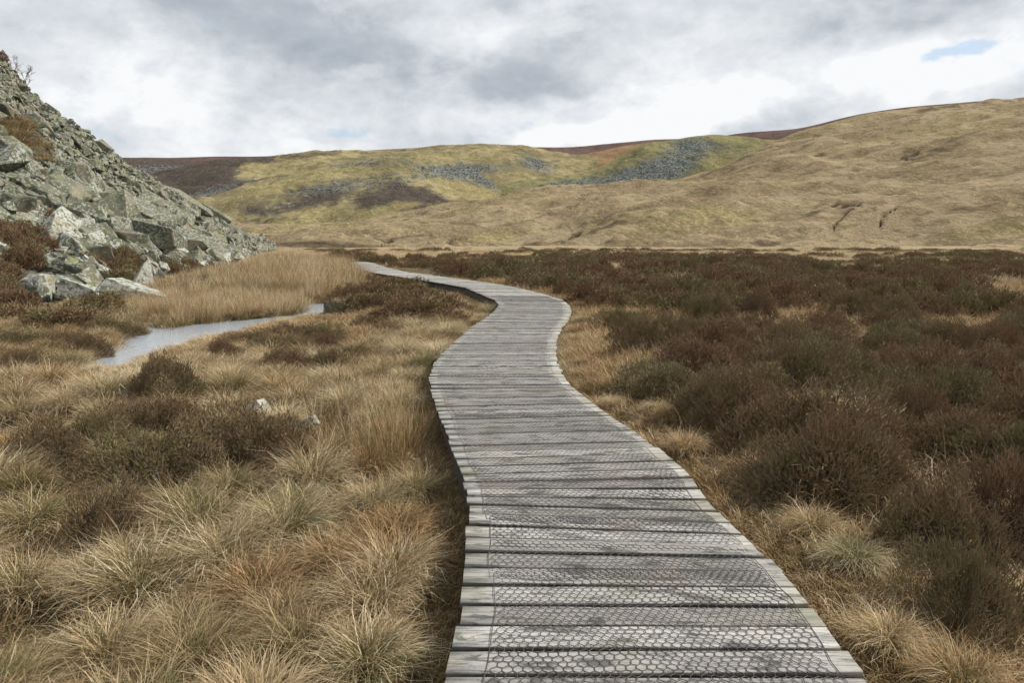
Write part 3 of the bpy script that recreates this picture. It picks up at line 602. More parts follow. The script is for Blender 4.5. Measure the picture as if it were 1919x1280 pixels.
# ------------------------------------------------------------------ vegetation meshes
def blades(n, r, root_r, len_, spread, droop, width, kind=0.0, wind=(0, 0), shell=0.0, segs=3, up=0.0):
    """n ribbon blades rising from a disc and arching outwards; returns verts, quads, tint"""
    ang = r.uniform(0, 2*np.pi, n); rad = root_r*np.sqrt(r.uniform(0, 1, n))
    base = np.stack([rad*np.cos(ang), rad*np.sin(ang), np.full(n, -.02)], 1)
    lean = (spread*(rad/root_r)**.8*r.uniform(.6, 1.1, n) + np.abs(r.normal(0, .16, n)))           # radians from vertical
    a2 = ang + r.normal(0, .7, n); L = len_*r.uniform(.4, 1.15, n)
    h = np.stack([np.cos(a2), np.sin(a2)], 1); pts = [base]; p = base.copy(); seg = L/segs
    dz = droop*r.uniform(.4, 1.5, n); curl = r.normal(0, .9, n)
    for k in range(segs):
        th = lean + dz*(k+.3)/segs + r.normal(0, .14, n); a3 = a2+curl*k/segs+r.normal(0, .2, n); hh = np.stack([np.cos(a3), np.sin(a3)], 1)+np.array(wind)*(k+1)/segs
        d = np.concatenate([hh*np.sin(th)[:, None], np.cos(th)[:, None]+up], 1); d /= np.linalg.norm(d, axis=1)[:, None]
        p = p + d*seg[:, None]; pts.append(p.copy())
    side = np.stack([-np.sin(a2), np.cos(a2), np.zeros(n)], 1); tw = r.normal(0, .8, n)
    side = side*np.cos(tw)[:, None]+np.concatenate([h, np.zeros((n, 1))], 1)*np.sin(tw)[:, None]
    wds = np.linspace(1, .12, segs+1); W = width*r.uniform(.6, 1.3, n)
    V = np.stack([q for k, pp in enumerate(pts) for q in (pp-side*(W*wds[k]/2)[:, None], pp+side*(W*wds[k]/2)[:, None])], 1)    # n, 2(segs+1), 3
    m_ = 2*(segs+1); V[:, :, 2] = np.maximum(V[:, :, 2], -.05)
    q = np.array([(2*k, 2*k+1, 2*k+3, 2*k+2) for k in range(segs)]); Q = (np.arange(n)[:, None, None]*m_ + q[None]).reshape(-1, 4)
    rr = r.uniform(0, 1, n); gg = (r.uniform(0, 1, n) < kind).astype(float)
    tint = np.stack([rr[:, None].repeat(m_, 1), np.linspace(0, 1, segs+1).repeat(2)[None].repeat(n, 0), gg[:, None].repeat(m_, 1)], 2)
    return V.reshape(-1, 3), Q, tint.reshape(-1, 3)
def join(parts):
    V, Q, T = [], [], []; n = 0
    for v, q, t in parts: V.append(v); Q.append(q+n); T.append(t); n += len(v)
    return np.concatenate(V), np.concatenate(Q), np.concatenate(T)
def tussock(seed, n=1500, size=.32, hgt=.42, kind=.25, wid=.0042, mat=None):
    r = np.random.default_rng(seed); w = r.normal(0, .10, 2)
    P = [blades(int(n*.62), r, size*.62, hgt*1.1, 1.0, 1.35, wid, kind, w+np.array([-.15, -.05])),
         blades(int(n*.28), r, size*.42, hgt*1.15, .6, 1.5, wid*.85, kind*.5, w+np.array([-.2, 0])),
         blades(int(n*.18), r, size*.9, hgt*.7, 1.35, .5, wid, 0, w)]
    V, Q, T = join(P); return np_mesh('grass_tussock', V, Q, mats=[mat or M_GRASS], tint=T)
def clump(seed, n, size, hgt, spread, droop, wid, kind, mat, name='grass_clump', segs=3, wind=.12):
    r = np.random.default_rng(seed); V, Q, T = blades(n, r, size, hgt, spread, droop, wid, kind, r.normal(0, wind, 2)+np.array([-wind, 0]), segs=segs)
    return np_mesh(name, V, Q, mats=[mat], tint=T)
def heather(seed, n=3000, rad=.45, hgt=.36, sl=.050, sw=.0095, twigs=.12, name='heather_foliage'):
    """mound of short upright sprigs over an uneven dome"""
    r = np.random.default_rng(seed); u = r.uniform(0, 2*np.pi, n); c = r.uniform(-.05, 1, n)**.85; c = np.nan_to_num(c, nan=0.02); s_ = np.sqrt(np.maximum(1-c*c, 0))
    lump = 1+.30*np.sin(u*2+r.uniform(0, 6))*s_+.17*np.sin(u*5+r.uniform(0, 6))+.2*fbm(np.cos(u)*s_*2.6+seed, np.sin(u)*s_*2.6, seed, 3)*2
    k = r.uniform(.62, 1.0, n)**.5*lump
    base = np.stack([rad*k*s_*np.cos(u), rad*k*s_*np.sin(u), hgt*k*c-.02], 1)
    nrm = np.stack([s_*np.cos(u), s_*np.sin(u), c], 1)*.75+np.array([0, 0, .6])+r.normal(0, .55, (n, 3)); nrm /= np.linalg.norm(nrm, axis=1)[:, None]
    L = sl*r.uniform(.5, 1.5, n); tw = r.uniform(0, 1, n) < twigs*.25; L = np.where(tw, L*2.0, L)
    a = np.cross(nrm, r.normal(0, 1, (n, 3))); a /= np.linalg.norm(a, axis=1)[:, None]; b = np.cross(nrm, a)
    W = np.where(tw, sw*.35, sw*r.uniform(.7, 1.3, n)); bend = r.normal(0, .25, (n, 3))
    V = []
    for ax in (a, b):
        for t, wk in ((0, .45), (.45, 1.0), (1, .25)):
            p = base+(nrm*t+bend*t*t*.6)*L[:, None]; V += [p-ax*(W*wk/2)[:, None], p+ax*(W*wk/2)[:, None]]
    V = np.stack(V, 1); q = np.array([(0,1,3,2),(2,3,5,4),(6,7,9,8),(8,9,11,10)]); Q = (np.arange(n)[:, None, None]*12+q[None]).reshape(-1, 4)
    tint = np.stack([r.uniform(0, 1, n)[:, None].repeat(12, 1), np.tile([0, 0, .45, .45, 1, 1], 2)[None].repeat(n, 0), np.where(tw, 1.0, r.uniform(0, .7, n))[:, None].repeat(12, 1)], 2)
    return np_mesh(name, V.reshape(-1, 3), Q, mats=[M_HEATH], tint=tint.reshape(-1, 3))
def stems(seed, n=90, rad=.42, hgt=.33):
    r = np.random.default_rng(seed); u = r.uniform(0, 2*np.pi, n); c = r.uniform(.05, 1, n); s_ = np.sqrt(1-c*c)
    tip = np.stack([rad*s_*np.cos(u), rad*s_*np.sin(u), hgt*c], 1)*r.uniform(.75, 1.05, n)[:, None]; b = np.stack([.12*np.cos(u), .12*np.sin(u), np.full(n, -.03)], 1)*r.uniform(.1, 1, n)[:, None]
    V = []; Wd = .0045
    for t in (0, .35, .7, 1):
        p = b+(tip-b)*t+np.array([0, 0, .04])*math.sin(t*3.1)+r.normal(0, .012, (n, 3))
        for k in range(3): an = 2.094*k; V.append(p+np.array([math.cos(an), math.sin(an), 0])*Wd*(1.1-.8*t))
    V = np.stack(V, 1); q = np.array([(3*i+k, 3*i+(k+1) % 3, 3*i+3+(k+1) % 3, 3*i+3+k) for i in range(3) for k in range(3)])
    return np_mesh('heather_stems', V.reshape(-1, 3), (np.arange(n)[:, None, None]*12+q[None]).reshape(-1, 4), mats=[M_STEM])

# a stuff object: instances of meshes on baked points
def scatter_stuff(name, label, cat, protos, pos, rot, scl, var, group=None):
    me = bpy.data.meshes.new(name); n = len(pos)
    if n == 0: return None
    me.vertices.add(n); me.vertices.foreach_set('co', np.asarray(pos, np.float32).ravel())
    for an, typ, arr, key in (('rot', 'FLOAT_VECTOR', rot, 'vector'), ('scl', 'FLOAT_VECTOR', scl, 'vector'), ('var', 'INT', var, 'value')):
        at = me.attributes.new(an, typ, 'POINT'); at.data.foreach_set(key, np.asarray(arr, np.int32 if typ == 'INT' else np.float32).ravel())
    o = tag(link(bpy.data.objects.new(name, me)), label, cat, group, 'stuff')
    t = bpy.data.node_groups.new(name, 'GeometryNodeTree'); t.interface.new_socket('Geometry', in_out='INPUT', socket_type='NodeSocketGeometry'); t.interface.new_socket('Geometry', in_out='OUTPUT', socket_type='NodeSocketGeometry')
    gi = t.nodes.new('NodeGroupInput'); go = t.nodes.new('NodeGroupOutput'); jn = t.nodes.new('GeometryNodeJoinGeometry')
    def attr(nm, dt): a = t.nodes.new('GeometryNodeInputNamedAttribute'); a.data_type = dt; a.inputs[0].default_value = nm; return a.outputs[0]
    ar, as_, av = attr('rot', 'FLOAT_VECTOR'), attr('scl', 'FLOAT_VECTOR'), attr('var', 'INT')
    for k, pm in enumerate(protos):
        po = bpy.data.objects.new(name+'_piece', pm)
        oi = t.nodes.new('GeometryNodeObjectInfo'); oi.inputs[0].default_value = po; oi.inputs['As Instance'].default_value = True
        cmp_ = t.nodes.new('FunctionNodeCompare'); cmp_.data_type = 'INT'; cmp_.operation = 'EQUAL'; t.links.new(av, cmp_.inputs[2]); cmp_.inputs[3].default_value = k
        ip = t.nodes.new('GeometryNodeInstanceOnPoints'); t.links.new(gi.outputs[0], ip.inputs['Points']); t.links.new(cmp_.outputs[0], ip.inputs['Selection']); t.links.new(oi.outputs['Geometry'], ip.inputs['Instance'])
        t.links.new(ar, ip.inputs['Rotation']); t.links.new(as_, ip.inputs['Scale']); t.links.new(ip.outputs[0], jn.inputs[0])
    t.links.new(jn.outputs[0], go.inputs[0]); md = o.modifiers.new('scatter', 'NODES'); md.node_group = t
    return o
ORD = ['first', 'second', 'third', 'fourth', 'fifth', 'sixth', 'seventh', 'eighth', 'ninth', 'tenth', 'eleventh', 'twelfth', 'thirteenth', 'fourteenth', 'fifteenth', 'sixteenth', 'seventeenth', 'eighteenth', 'nineteenth', 'twentieth']
def ordw(k): 
    if k < 20: return ORD[k]
    tens = {2: 'twenty', 3: 'thirty', 4: 'forty', 5: 'fifty', 6: 'sixty', 7: 'seventy', 8: 'eighty', 9: 'ninety'}; n = k+1; a, b = divmod(n, 10)
    if n >= 100: return '%dth' % n
    return (tens[a]+'-'+ORD[b-1]) if b else {'twenty': 'twentieth', 'thirty': 'thirtieth', 'forty': 'fortieth', 'fifty': 'fiftieth', 'sixty': 'sixtieth', 'seventy': 'seventieth', 'eighty': 'eightieth', 'ninety': 'ninetieth'}[tens[a]]
def row_labels(items, edges, rows, noun):
    """items: (object, px, py, adjective) -> label by look, row and place from the left within the row"""
    b = {}
    for it in items: b.setdefault(int(np.searchsorted(edges, it[2])), []).append(it)
    for k, l in b.items():
        l.sort(key=lambda i: i[1])
        for j, it in enumerate(l): it[0]['label'] = ('%s %s, %s, %s from left' % (it[3], noun, rows[k], ordw(j)))
def in_view(x, y, z, m=60):
    px, py, d = to_pix(x, y, z); return (px > -m) & (px < 1919+m) & (py > -m) & (py < 1280+m*2) & (y > .3)

# where heather grows: 1 inside, from listed beds (left) and broken-up ground (right)
LEFT_BEDS = [(1545,915,120,58),(1780,1015,140,66),(1840,880,110,40),(1870,1165,110,56),(1330,800,60,26),(1250,735,100,24),(180,840,60,26),(30,640,50,18),(60,690,40,14),(430,665,40,14),(610,650,40,12),(720,620,40,14),(770,545,40,12),(110,640,50,16),(330,728,78,36),(480,848,105,52),(290,880,130,48),(85,850,95,34),(215,985,85,52),(300,800,90,26),(562,634,100,20),(690,608,36,16),(690,545,70,24),(700,570,80,28),(770,590,80,26),(820,575,50,22),(660,530,35,12),(740,535,60,14),(790,555,50,16),(840,600,45,18),(540,688,38,13),(560,660,30,14),(470,640,60,16),(160,648,46,22),(20,592,44,34),(125,600,80,24),(215,615,60,20),(30,560,50,26),(170,575,50,18),(340,530,58,20),(370,545,60,14),(250,580,40,18),(290,590,40,18),(620,690,40,12),(700,528,34,10),(520,655,50,14)]
HB = []
for px, py, rx, ry in LEFT_BEDS:
    x, y, z = on_ground(px, py+ry*.55); HB.append((x, y, rx/F*y, max(ry/F*y*2.2, rx/F*y*.6)))
def heath_right(x, y):
    v = .22+1.2*fbm(x/3.4, y/5.0, 61, 3)+.8*fbm(x/1.2, y/1.6, 66, 2)
    px, py, d = to_pix(x, y, .15)
    gr = bl(px,py,1385,735,70,16,40,1.1)+bl(px,py,1500,800,110,22,-14,1.3)+bl(px,py,1320,690,40,10,20,.9)+bl(px,py,1870,560,75,24,4,1.8)+bl(px,py,1660,492,260,7,0,.9)+bl(px,py,1300,476,700,5,0,1.2)+bl(px,py,1740,1110,70,30,10,.8)+bl(px,py,1320,520,50,8,-10,.8)+bl(px,py,1180,590,50,14,0,.5)+bl(px,py,1880,950,60,14,25,.8)+bl(px,py,1560,1000,60,22,40,.6)+bl(px,py,900,490,140,8,5,.5)+bl(px,py,760,482,80,6,0,1.0)+bl(px,py,1840,512,90,8,0,.7)
    strip = np.interp(y, [0, 2.5, 4, 7, 10, 14, 20, 40], [.5, .55, .75, .6, .45, .45, .4, .3])
    wd, side = walk_dist(x, y)
    return np.where((side > 0) & (wd > .8+strip), v+.35-gr*1.1, -1)
def is_heath(x, y):
    h = heath_right(x, y) > .12
    for bx, by, rx, ry in HB: h |= (((x-bx)/(rx+.14))**2+((y-by)/(ry+.1))**2) < 1
    return h
SCFOOT = [(SX[0, j], SY[0, j]) for j in range(0, 360, 6)]
SCF = np.array(SCFOOT); SCA = SCF[:, 0]/SCF[:, 1]; 
def before_scree(x, y): return y < np.interp(x/np.maximum(y, .1), SCA, SCF[:, 1], right=1e9)+.3
def bank(x, y):
    """height factor: turf is grazed short along the near bank of the stream"""
    k = np.ones(np.shape(x))
    for dd, lo in ((.5, .25), (1.2, .38), (2.0, .6)):
        k = np.minimum(k, np.where(poly_sd(np.asarray(x)*(1+dd/np.maximum(y, 1)), np.asarray(y)+dd, STREAM) < .25, lo, 1))
    for p in POOLS:
        for dd in (.15, .4): k = np.minimum(k, np.where(poly_sd(np.asarray(x), np.asarray(y)+dd, p) < .1, .4, 1))
    return k
def rand_ground(n, r, y0, y1, pw=1.0, amax=.80):
    """random ground points across the view wedge; pw>1 puts more of them near"""
    y = y0*(y1/y0)**(r.uniform(0, 1, n)**pw); x = y*r.uniform(-amax, amax, n); return x, y

# hand-placed stones: px, py of the centre, half-width, half-height, dims, taper, angle in the picture, pale, label
SPECIAL = [
    (66, 543, 24, 26, (.46, .40, .52), 0, 0, 1, 'squarish upright boulder crusted with white lichen at the scree foot', 0),
    (38, 520, 22, 20, (.45, .4, .4), 0, 10, 1, 'white lichened boulder just behind the squarish upright one', 0),
    (98, 540, 10, 20, (.2, .3, .4), 0, 0, 1, 'narrow grey stone pressed against the squarish upright boulder', 0),
    (148, 550, 32, 17, (.75, .5, .4), 0, -22, 1, 'wedge shaped pale boulder with yellow lichen sloping to the right', 0),
    (113, 556, 14, 10, (.4, .4, .3), 0, 0, 1, 'small pale boulder left of the wedge shaped one', 0),
    (270, 525, 24, 32, (.5, .5, .75), .8, -12, 1, 'pointed upright stone in the heather above the stream', 0),
    (262, 556, 66, 16, (1.5, .6, .36), 0, -20, 1, 'long pale slab running down into the reeds', 0),
    (175, 520, 42, 22, (.9, .6, .45), 0, -25, 1, 'pale broken slab at the upper end of the long one', 0),
    (112, 490, 40, 20, (.9, .6, .42), 0, -10, 1, 'rounded pale boulder among brown heather', 0),
    (5, 482, 26, 16, (.7, .5, .35), 0, -25, 1, 'pale boulder at the left edge above the heather', 0),
    (340, 470, 92, 17, (2.6, 1.0, .32), 0, -19, 0, 'huge flat slab lying on the scree foot with a yellow mossy edge', 0),
    (255, 452, 80, 22, (2.2, .9, .5), 0, -12, 0, 'long mossy ledge boulder above the heather', 0),
    (262, 415, 70, 20, (2.0, .9, .5), 0, -26, 0, 'big sloping green lichened slab above the mossy ledge', 0),
    (300, 395, 58, 10, (2.0, .7, .3), 0, -30, 0, 'long narrow slab pointing down the scree', 0),
    (140, 350, 42, 26, (1.3, .9, .85), 0, -12, 0, 'massive grey block standing out of the mid scree', 0),
    (192, 400, 18, 25, (.6, .6, .8), 0, 3, 0, 'upright yellow green block in the lower scree', 0),
    (55, 322, 50, 14, (1.8, .8, .4), 0, -36, 0, 'long green slab tipped down to the right below the grass bank', 0),
    (25, 300, 32, 20, (1.2, .8, .6), 0, -30, 0, 'big dark green slab at the left edge below the grass bank', 0),
    (42, 330, 16, 16, (.6, .5, .5), 0, 10, 0, 'yellow lichened block below the long green slab', 0),
    (350, 370, 50, 6, (1.8, .6, .25), 0, -34, 0, 'narrow slab near the right skyline of the scree', 0),
    (400, 415, 30, 14, (1.2, .7, .5), 0, -34, 0, 'blocky slab low on the right skyline', 0),
    (435, 448, 26, 14, (1.1, .7, .5), 0, -38, 0, 'green lichened slab near the tail of the scree', 0),
    (465, 464, 18, 8, (.9, .6, .4), 0, -25, 0, 'last big slab at the tail of the scree', 0),
    (156, 249, 13, 5, (.9, .6, .35), 0, -12, 0, 'flat stone perched on the skyline', 0),
    (192, 283, 15, 9, (.9, .7, .5), 0, -38, 0, 'rounded boulder on the skyline below the perched stone', 0),
    (92, 212, 16, 8, (.9, .7, .5), 0, -35, 0, 'dark block jutting from the skyline below the bare tree', 0),
    (350, 585, 20, 4, (.5, .3, .1), 0, -5, 1, 'flat pale stone beside the stream', 0),
    (480, 779, 26, 15, (.14, .1, .07), 0, 32, 1, 'bright white stone behind a heather bush on the bog', 0),
    (576, 803, 22, 11, (.15, .09, .05), 0, 22, 1, 'split white stone near the rushes', 0),
    (258, 775, 10, 10, (.06, .05, .06), 0, 10, 1, 'tiny white stone left of the bog heather', 0),
    (630, 579, 22, 11, (.4, .3, .22), 0, 0, 0, 'mossy hump of stone at the far end of the stream', 0)]
def hides_stone(px, py, w=0):
    for q in SPECIAL:
        if abs(px-q[0]) < q[2]*1.05+w and q[1]-q[3] < py < q[1]+q[3]+(34 if q[1] > 500 else 14)+w: return True
    return False
# ---- heather bushes
HM = [heather(100+k, 9000, .43, .42, .036, .0068, .35) for k in range(7)]; HS = [stems(140+k) for k in range(3)]
HF = [heather(120+k, 1500, .46, .46, .065, .020, .1) for k in range(5)]
r = np.random.default_rng(11); cand = []
for (px, py, rx, ry), (bx, by, wx, wy) in zip(LEFT_BEDS, HB):
    n = max(1, int(round(wx/.42)))
    for i in range(n):
        t = (i+.5)/n*2-1 if n > 1 else 0; xx = bx+t*max(wx-.38, 0)+r.normal(0, .05); yy = by+r.normal(0, .12)*min(wy, 1)
        cand.append((xx, yy, np.clip(min(wx, .62)/.45, .5, 1.4)*r.uniform(.95, 1.15), np.clip(ry/F*by*1.9/.36, .85, 1.6)*np.interp(by, [9, 16], [1, .62])))
near = []
def poisson(xs, ys, rad, store):
    cell = {}; keep = []
    for i, (x, y) in enumerate(zip(xs, ys)):
        q = rad(y); key = (int(x//1.5), int(y//1.5)); ok = True
        for dx in (-1, 0, 1):
            for dy in (-1, 0, 1):
                for (a, b) in cell.get((key[0]+dx, key[1]+dy), ()):
                    if (a-x)**2+(b-y)**2 < q*q: ok = False; break
                if not ok: break
            if not ok: break
        if ok: cell.setdefault(key, []).append((x, y)); keep.append(i)
    return keep
x, y = rand_ground(16000, r, 1.6, 26, .8); m_ = heath_right(x, y) > .12; x, y = x[m_], y[m_]
k = poisson(x, y, lambda yy: .70+.017*yy, None)
for i in k: cand.append((x[i], y[i], r.uniform(.75, 1.35)*(1+.012*y[i]), r.uniform(.75, 1.45)))
# far heather
x, y = rand_ground(26000, r, 22, 128, 1.1); m_ = (heath_right(x, y) > .12+.5*sstep(y, 45, 120)); x, y = x[m_], y[m_]
k = poisson(x, y, lambda yy: .55+.028*yy, None)
for i in k: cand.append((x[i], y[i], r.uniform(.8, 1.5)*(.8+.018*y[i]), r.uniform(.7, 1.6)))
cand = [c for c in cand if not hides_stone(*[float(v) for v in to_pix(c[0], c[1], .0)[:2]]) and walk_dist(c[0], c[1])[0] > .86+.50*c[2]]
C = np.array(cand); Z = gz(C[:, 0], C[:, 1])
PX, PY, D = to_pix(C[:, 0], C[:, 1], Z+.15); size = C[:, 2]/D*in_view(C[:, 0], C[:, 1], Z+.15, 40)
order = np.argsort(-size); top = order[:300]; rest = order[300:]
items = []
for i in top:
    px = PX[i]; side = 'right' if walk_dist(C[i, 0], C[i, 1])[1] > 0 else 'left'
    rz = r.uniform(0, 6.28); v = int(r.integers(7)); sc = (C[i, 2], C[i, 2]*r.uniform(.85, 1.1), C[i, 3])
    if size[i] > .12:
        o = bpy.data.objects.new('heather_bush', None); COL.objects.link(o)
        fo = bpy.data.objects.new('foliage', HM[v]); COL.objects.link(fo); fo.parent = o
        so = bpy.data.objects.new('stems', HS[v % 3]); COL.objects.link(so); so.parent = o
    else:
        o = bpy.data.objects.new('heather_bush', HM[v] if D[i] < 16 else HF[v % 5]); COL.objects.link(o)
    o.location = (C[i, 0], C[i, 1], Z[i]-.02); o.rotation_euler = (0, 0, rz); o.scale = sc
    tag(o, None, 'heather', 'heather bushes %s of the boardwalk' % side)
    adj = 'broad' if C[i, 2] > 1.15 else ('small' if C[i, 2] < .8 else 'rounded')
    items.append((o, px, PY[i], adj + ' brown heather bush', side))
for sd_ in ('left', 'right'):
    edges = [520, 545, 575, 610, 650, 700, 760, 830, 920, 1020, 1130]
    rows = ['farthest bed', 'eleventh row up', 'tenth row up', 'ninth row up', 'eighth row up', 'seventh row up', 'sixth row up', 'fifth row up', 'fourth row up', 'third row up', 'second row up', 'nearest row']
    row_labels([(a, b, c, d) for a, b, c, d, e in items if e == sd_], edges, rows, sd_+' of boardwalk')
r2 = np.random.default_rng(5); nr = len(rest)
nearv = D[rest] < 14
scatter_stuff('heather', 'dark brown and olive heather covering the bog into the distance', 'heather', HM[:4]+HF, np.stack([C[rest, 0], C[rest, 1], Z[rest]-.02], 1),
    np.stack([np.zeros(nr), np.zeros(nr), r2.uniform(0, 6.28, nr)], 1), np.stack([C[rest, 2], C[rest, 2]*r2.uniform(.85, 1.1, nr), C[rest, 3]], 1), np.where(nearv, r2.integers(0, 4, nr), 4+r2.integers(0, 5, nr)))
print('heather', len(top), nr)

# ---- grass tussocks
TM = [tussock(200+k, 1450, .27, .34+.02*(k % 3), .35+.18*(k % 4), .0062) for k in range(7)]+[tussock(210, 1200, .25, .32, .98, .0062), tussock(211, 1200, .25, .33, .2, .0062, mat=M_SEDGE), tussock(212, 1200, .25, .34, .1, .0062, mat=M_PALE)]
LOOK = ['straw coloured', 'straw coloured', 'greenish straw', 'greenish straw', 'straw coloured', 'straw coloured', 'greenish straw', 'olive green hearted', 'rusty brown', 'bleached pale']
listed = [(270,1130,135),(480,1130,120),(690,1150,120),(370,1010,110),(540,1010,110),(60,1000,115),(430,930,70),(40,1120,95),(200,1250,120),(360,1270,120),(690,1265,130),(745,1010,95),(625,868,72),(552,765,70),(75,808,72),(130,770,70),(350,1190,90),(560,1240,110),(880,1240,60),(620,1060,90),(740,1100,95),(60,1240,90),(150,1100,80),(230,950,60),(780,930,60),(700,960,70),(460,1040,90),(200,750,70),(30,760,70),(430,740,60),(640,740,60),(710,800,60)]
T_ = []
for px, py, rr in listed:
    x, y, z = on_ground(px, py); T_.append((x, y, rr/F*math.hypot(y, 1.2)/.36))
x, y = rand_ground(9000, r, 1.5, 20, .9); wd, side = walk_dist(x, y)
m_ = (side < 0) & (wd > 1.0) & ~is_heath(x, y) & (water_sd(x, y) > .28) & before_scree(x, y); x, y = x[m_], y[m_]
xs = np.concatenate([[t[0] for t in T_], x]); ys = np.concatenate([[t[1] for t in T_], y])
k = poisson(xs, ys, lambda yy: .37+.012*yy, None)
for i in k:
    if i >= len(T_): T_.append((xs[i], ys[i], r.uniform(.6, 1.1)))
x, y = rand_ground(2500, r, 1.8, 22, .9); wd, side = walk_dist(x, y)
m_ = (side > 0) & (wd > .98) & ~is_heath(x, y); x, y = x[m_], y[m_]; k = poisson(x, y, lambda yy: .34, None)
for i in k: T_.append((x[i], y[i], r.uniform(.42, .70)))
T_ = [t for t in T_ if not hides_stone(*[float(v) for v in to_pix(t[0], t[1], .0)[:2]], 14)]
T_ = np.array([t for t in T_ if walk_dist(t[0], t[1])[0] > .92+.12*t[2]]); T_[:, 2] *= .35+.65*bank(T_[:, 0], T_[:, 1]); T_ = T_[bank(T_[:, 0], T_[:, 1]) > .3]; Z = gz(T_[:, 0], T_[:, 1])
PX, PY, D = to_pix(T_[:, 0], T_[:, 1], Z+.15); size = T_[:, 2]/D*in_view(T_[:, 0], T_[:, 1], Z+.15, 60)
order = np.argsort(-size); top = order[:300]; rest = order[300:]; items = []
vs = r.choice(10, len(T_), p=[.12,.1,.1,.11,.1,.11,.1,.08,.09,.09]); vs = np.where((walk_dist(T_[:, 0], T_[:, 1])[1] > 0) & (r.uniform(0, 1, len(T_)) < .6), 8, vs)
for i in top:
    side = 'right' if walk_dist(T_[i, 0], T_[i, 1])[1] > 0 else 'left'
    o = bpy.data.objects.new('grass_tussock', TM[vs[i]]); COL.objects.link(o)
    o.location = (T_[i, 0], T_[i, 1], Z[i]+.02+.05*T_[i, 2]); o.rotation_euler = (0, 0, r.normal(0, .9)); s_ = T_[i, 2]; o.scale = (s_, s_, s_*r.uniform(.8, 1.05))
    tag(o, None, 'grass tussock', 'grass tussocks %s of the boardwalk' % side)
    items.append((o, PX[i], PY[i], LOOK[vs[i]]+' tussock', side))
for sd_ in ('left', 'right'):
    edges = [600, 640, 690, 750, 820, 900, 990, 1090, 1190]; nm = ['farthest row', 'ninth row up', 'eighth row up', 'seventh row up', 'sixth row up', 'fifth row up', 'fourth row up', 'third row up', 'second row up', 'nearest row']
    row_labels([(a, b, c, d) for a, b, c, d, e in items if e == sd_], edges, nm, sd_+' of boardwalk')
nr = len(rest)
scatter_stuff('tussock_grass', 'smaller straw coloured tussocks scattered over the bog', 'grass', TM, np.stack([T_[rest, 0], T_[rest, 1], Z[rest]-.03], 1), np.stack([np.zeros(nr), np.zeros(nr), r2.uniform(-1, 1, nr)], 1), np.stack([T_[rest, 2]]*3, 1), vs[rest])
print('tussocks', len(top), nr)

# ---- grass between: one uncountable cover
GM = [clump(300+k, 110, .20, .15, 1.1, 1.2, .0058, .4, M_LITTER) for k in range(3)]+[clump(310+k, 110, .2, .17, 1.1, 1.2, .0058, .2, M_SEDGE if k == 2 else M_LITTER) for k in range(3)] \
    +[clump(320+k, 150, .32, .24, .9, 1.0, .010, .3, M_GRASS if k else M_LITTER, segs=2) for k in range(2)]+[clump(330+k, 150, .32, .26, .9, .9, .010, .15, M_SEDGE, segs=2) for k in range(2)]+[clump(340+k, 200, .6, .36, .6, 1.0, .022, .05, M_PALE, segs=2) for k in range(2)]
P_ = []; V_ = []; S_ = []
def add_cover(x, y, var, s, dz=0):
    z = gz(x, y)+dz; P_.append(np.stack([x, y, z], 1)); V_.append(var); S_.append(s)
x, y = rand_ground(6000, r, 1.3, 9, .85, .85); wd, side = walk_dist(x, y)
h = is_heath(x, y); m_ = (wd > .88) & (water_sd(x, y) > .05) & (~h | (r.uniform(0, 1, len(x)) < .65)); x, y, wd, side = x[m_], y[m_], wd[m_], side[m_]
sed = (fbm(x/1.2, y/1.2, 91, 3)+.25*(side > 0)+.35*(wd < 1.5) > .08); add_cover(x, y, np.where((side > 0) & (wd < 2.6) & (r.uniform(0, 1, len(x)) < .75), 5, np.where(sed, 3, 0)+r.integers(0, 3, len(x))), r.uniform(.55, 1.1, len(x))*np.where(wd < 1.15, .62, 1))
x, y = rand_ground(12000, r, 8, 34, 1.0, .82); wd, side = walk_dist(x, y)
h = is_heath(x, y); m_ = (wd > 1.0) & (water_sd(x, y) > .1) & before_scree(x, y-1.5) & (~h | (r.uniform(0, 1, len(x)) < .6)); x, y, wd, side = x[m_], y[m_], wd[m_], side[m_]
sed = (fbm(x/2.5, y/2.5, 92, 3)+.2*(side > 0) > -.02); add_cover(x, y, np.where(sed, 8, 6)+r.integers(0, 2, len(x)), r.uniform(.7, 1.2, len(x))*(.85+.012*y)*np.where(wd < 1.3, .6, 1))
x, y = rand_ground(12000, r, 30, 165, .9, .8); wd, side = walk_dist(x, y)
h = is_heath(x, y); m_ = (wd > 1.5) & ~h & before_scree(x, y-2); x, y = x[m_], y[m_]
add_cover(x, y, np.where(fbm(x/9, y/9, 95, 3) > .1, 8, 10)+r.integers(0, 2, len(x)), r.uniform(.7, 1.2, len(x))*(.7+.009*y))
s_ = r.uniform(.3, ST[-1]-2, 2600)**1.0; s_ = s_*np.where(r.uniform(0, 1, 2600) < .6, .28, 1); lf = r.uniform(0, 1, 2600) < .5
p_ = walk(s_, np.where(lf, -r.uniform(.02, .16, 2600), 1+r.uniform(.02, .16, 2600))); m_ = p_[:, 1] > .9; p_, lf = p_[m_], lf[m_]
add_cover(p_[:, 0], p_[:, 1], np.where(p_[:, 1] < 9, np.where(lf, r.integers(0, 6, len(p_)), 5), 6+r.integers(0, 2, len(p_))), r.uniform(.5, .95, len(p_))*np.where(p_[:, 1] < 9, 1, .7))
P_, V_, S_ = np.concatenate(P_), np.concatenate(V_), np.concatenate(S_); nr = len(P_)
scatter_stuff('grass', 'dead straw and rust coloured grass between the tussocks and heather', 'grass', GM, P_, np.stack([r2.normal(0, .08, nr), r2.normal(0, .08, nr), r2.uniform(-1.5, 1.5, nr)], 1), np.stack([S_, S_, S_*r2.uniform(.8, 1.2, nr)*bank(P_[:, 0], P_[:, 1])], 1), V_)
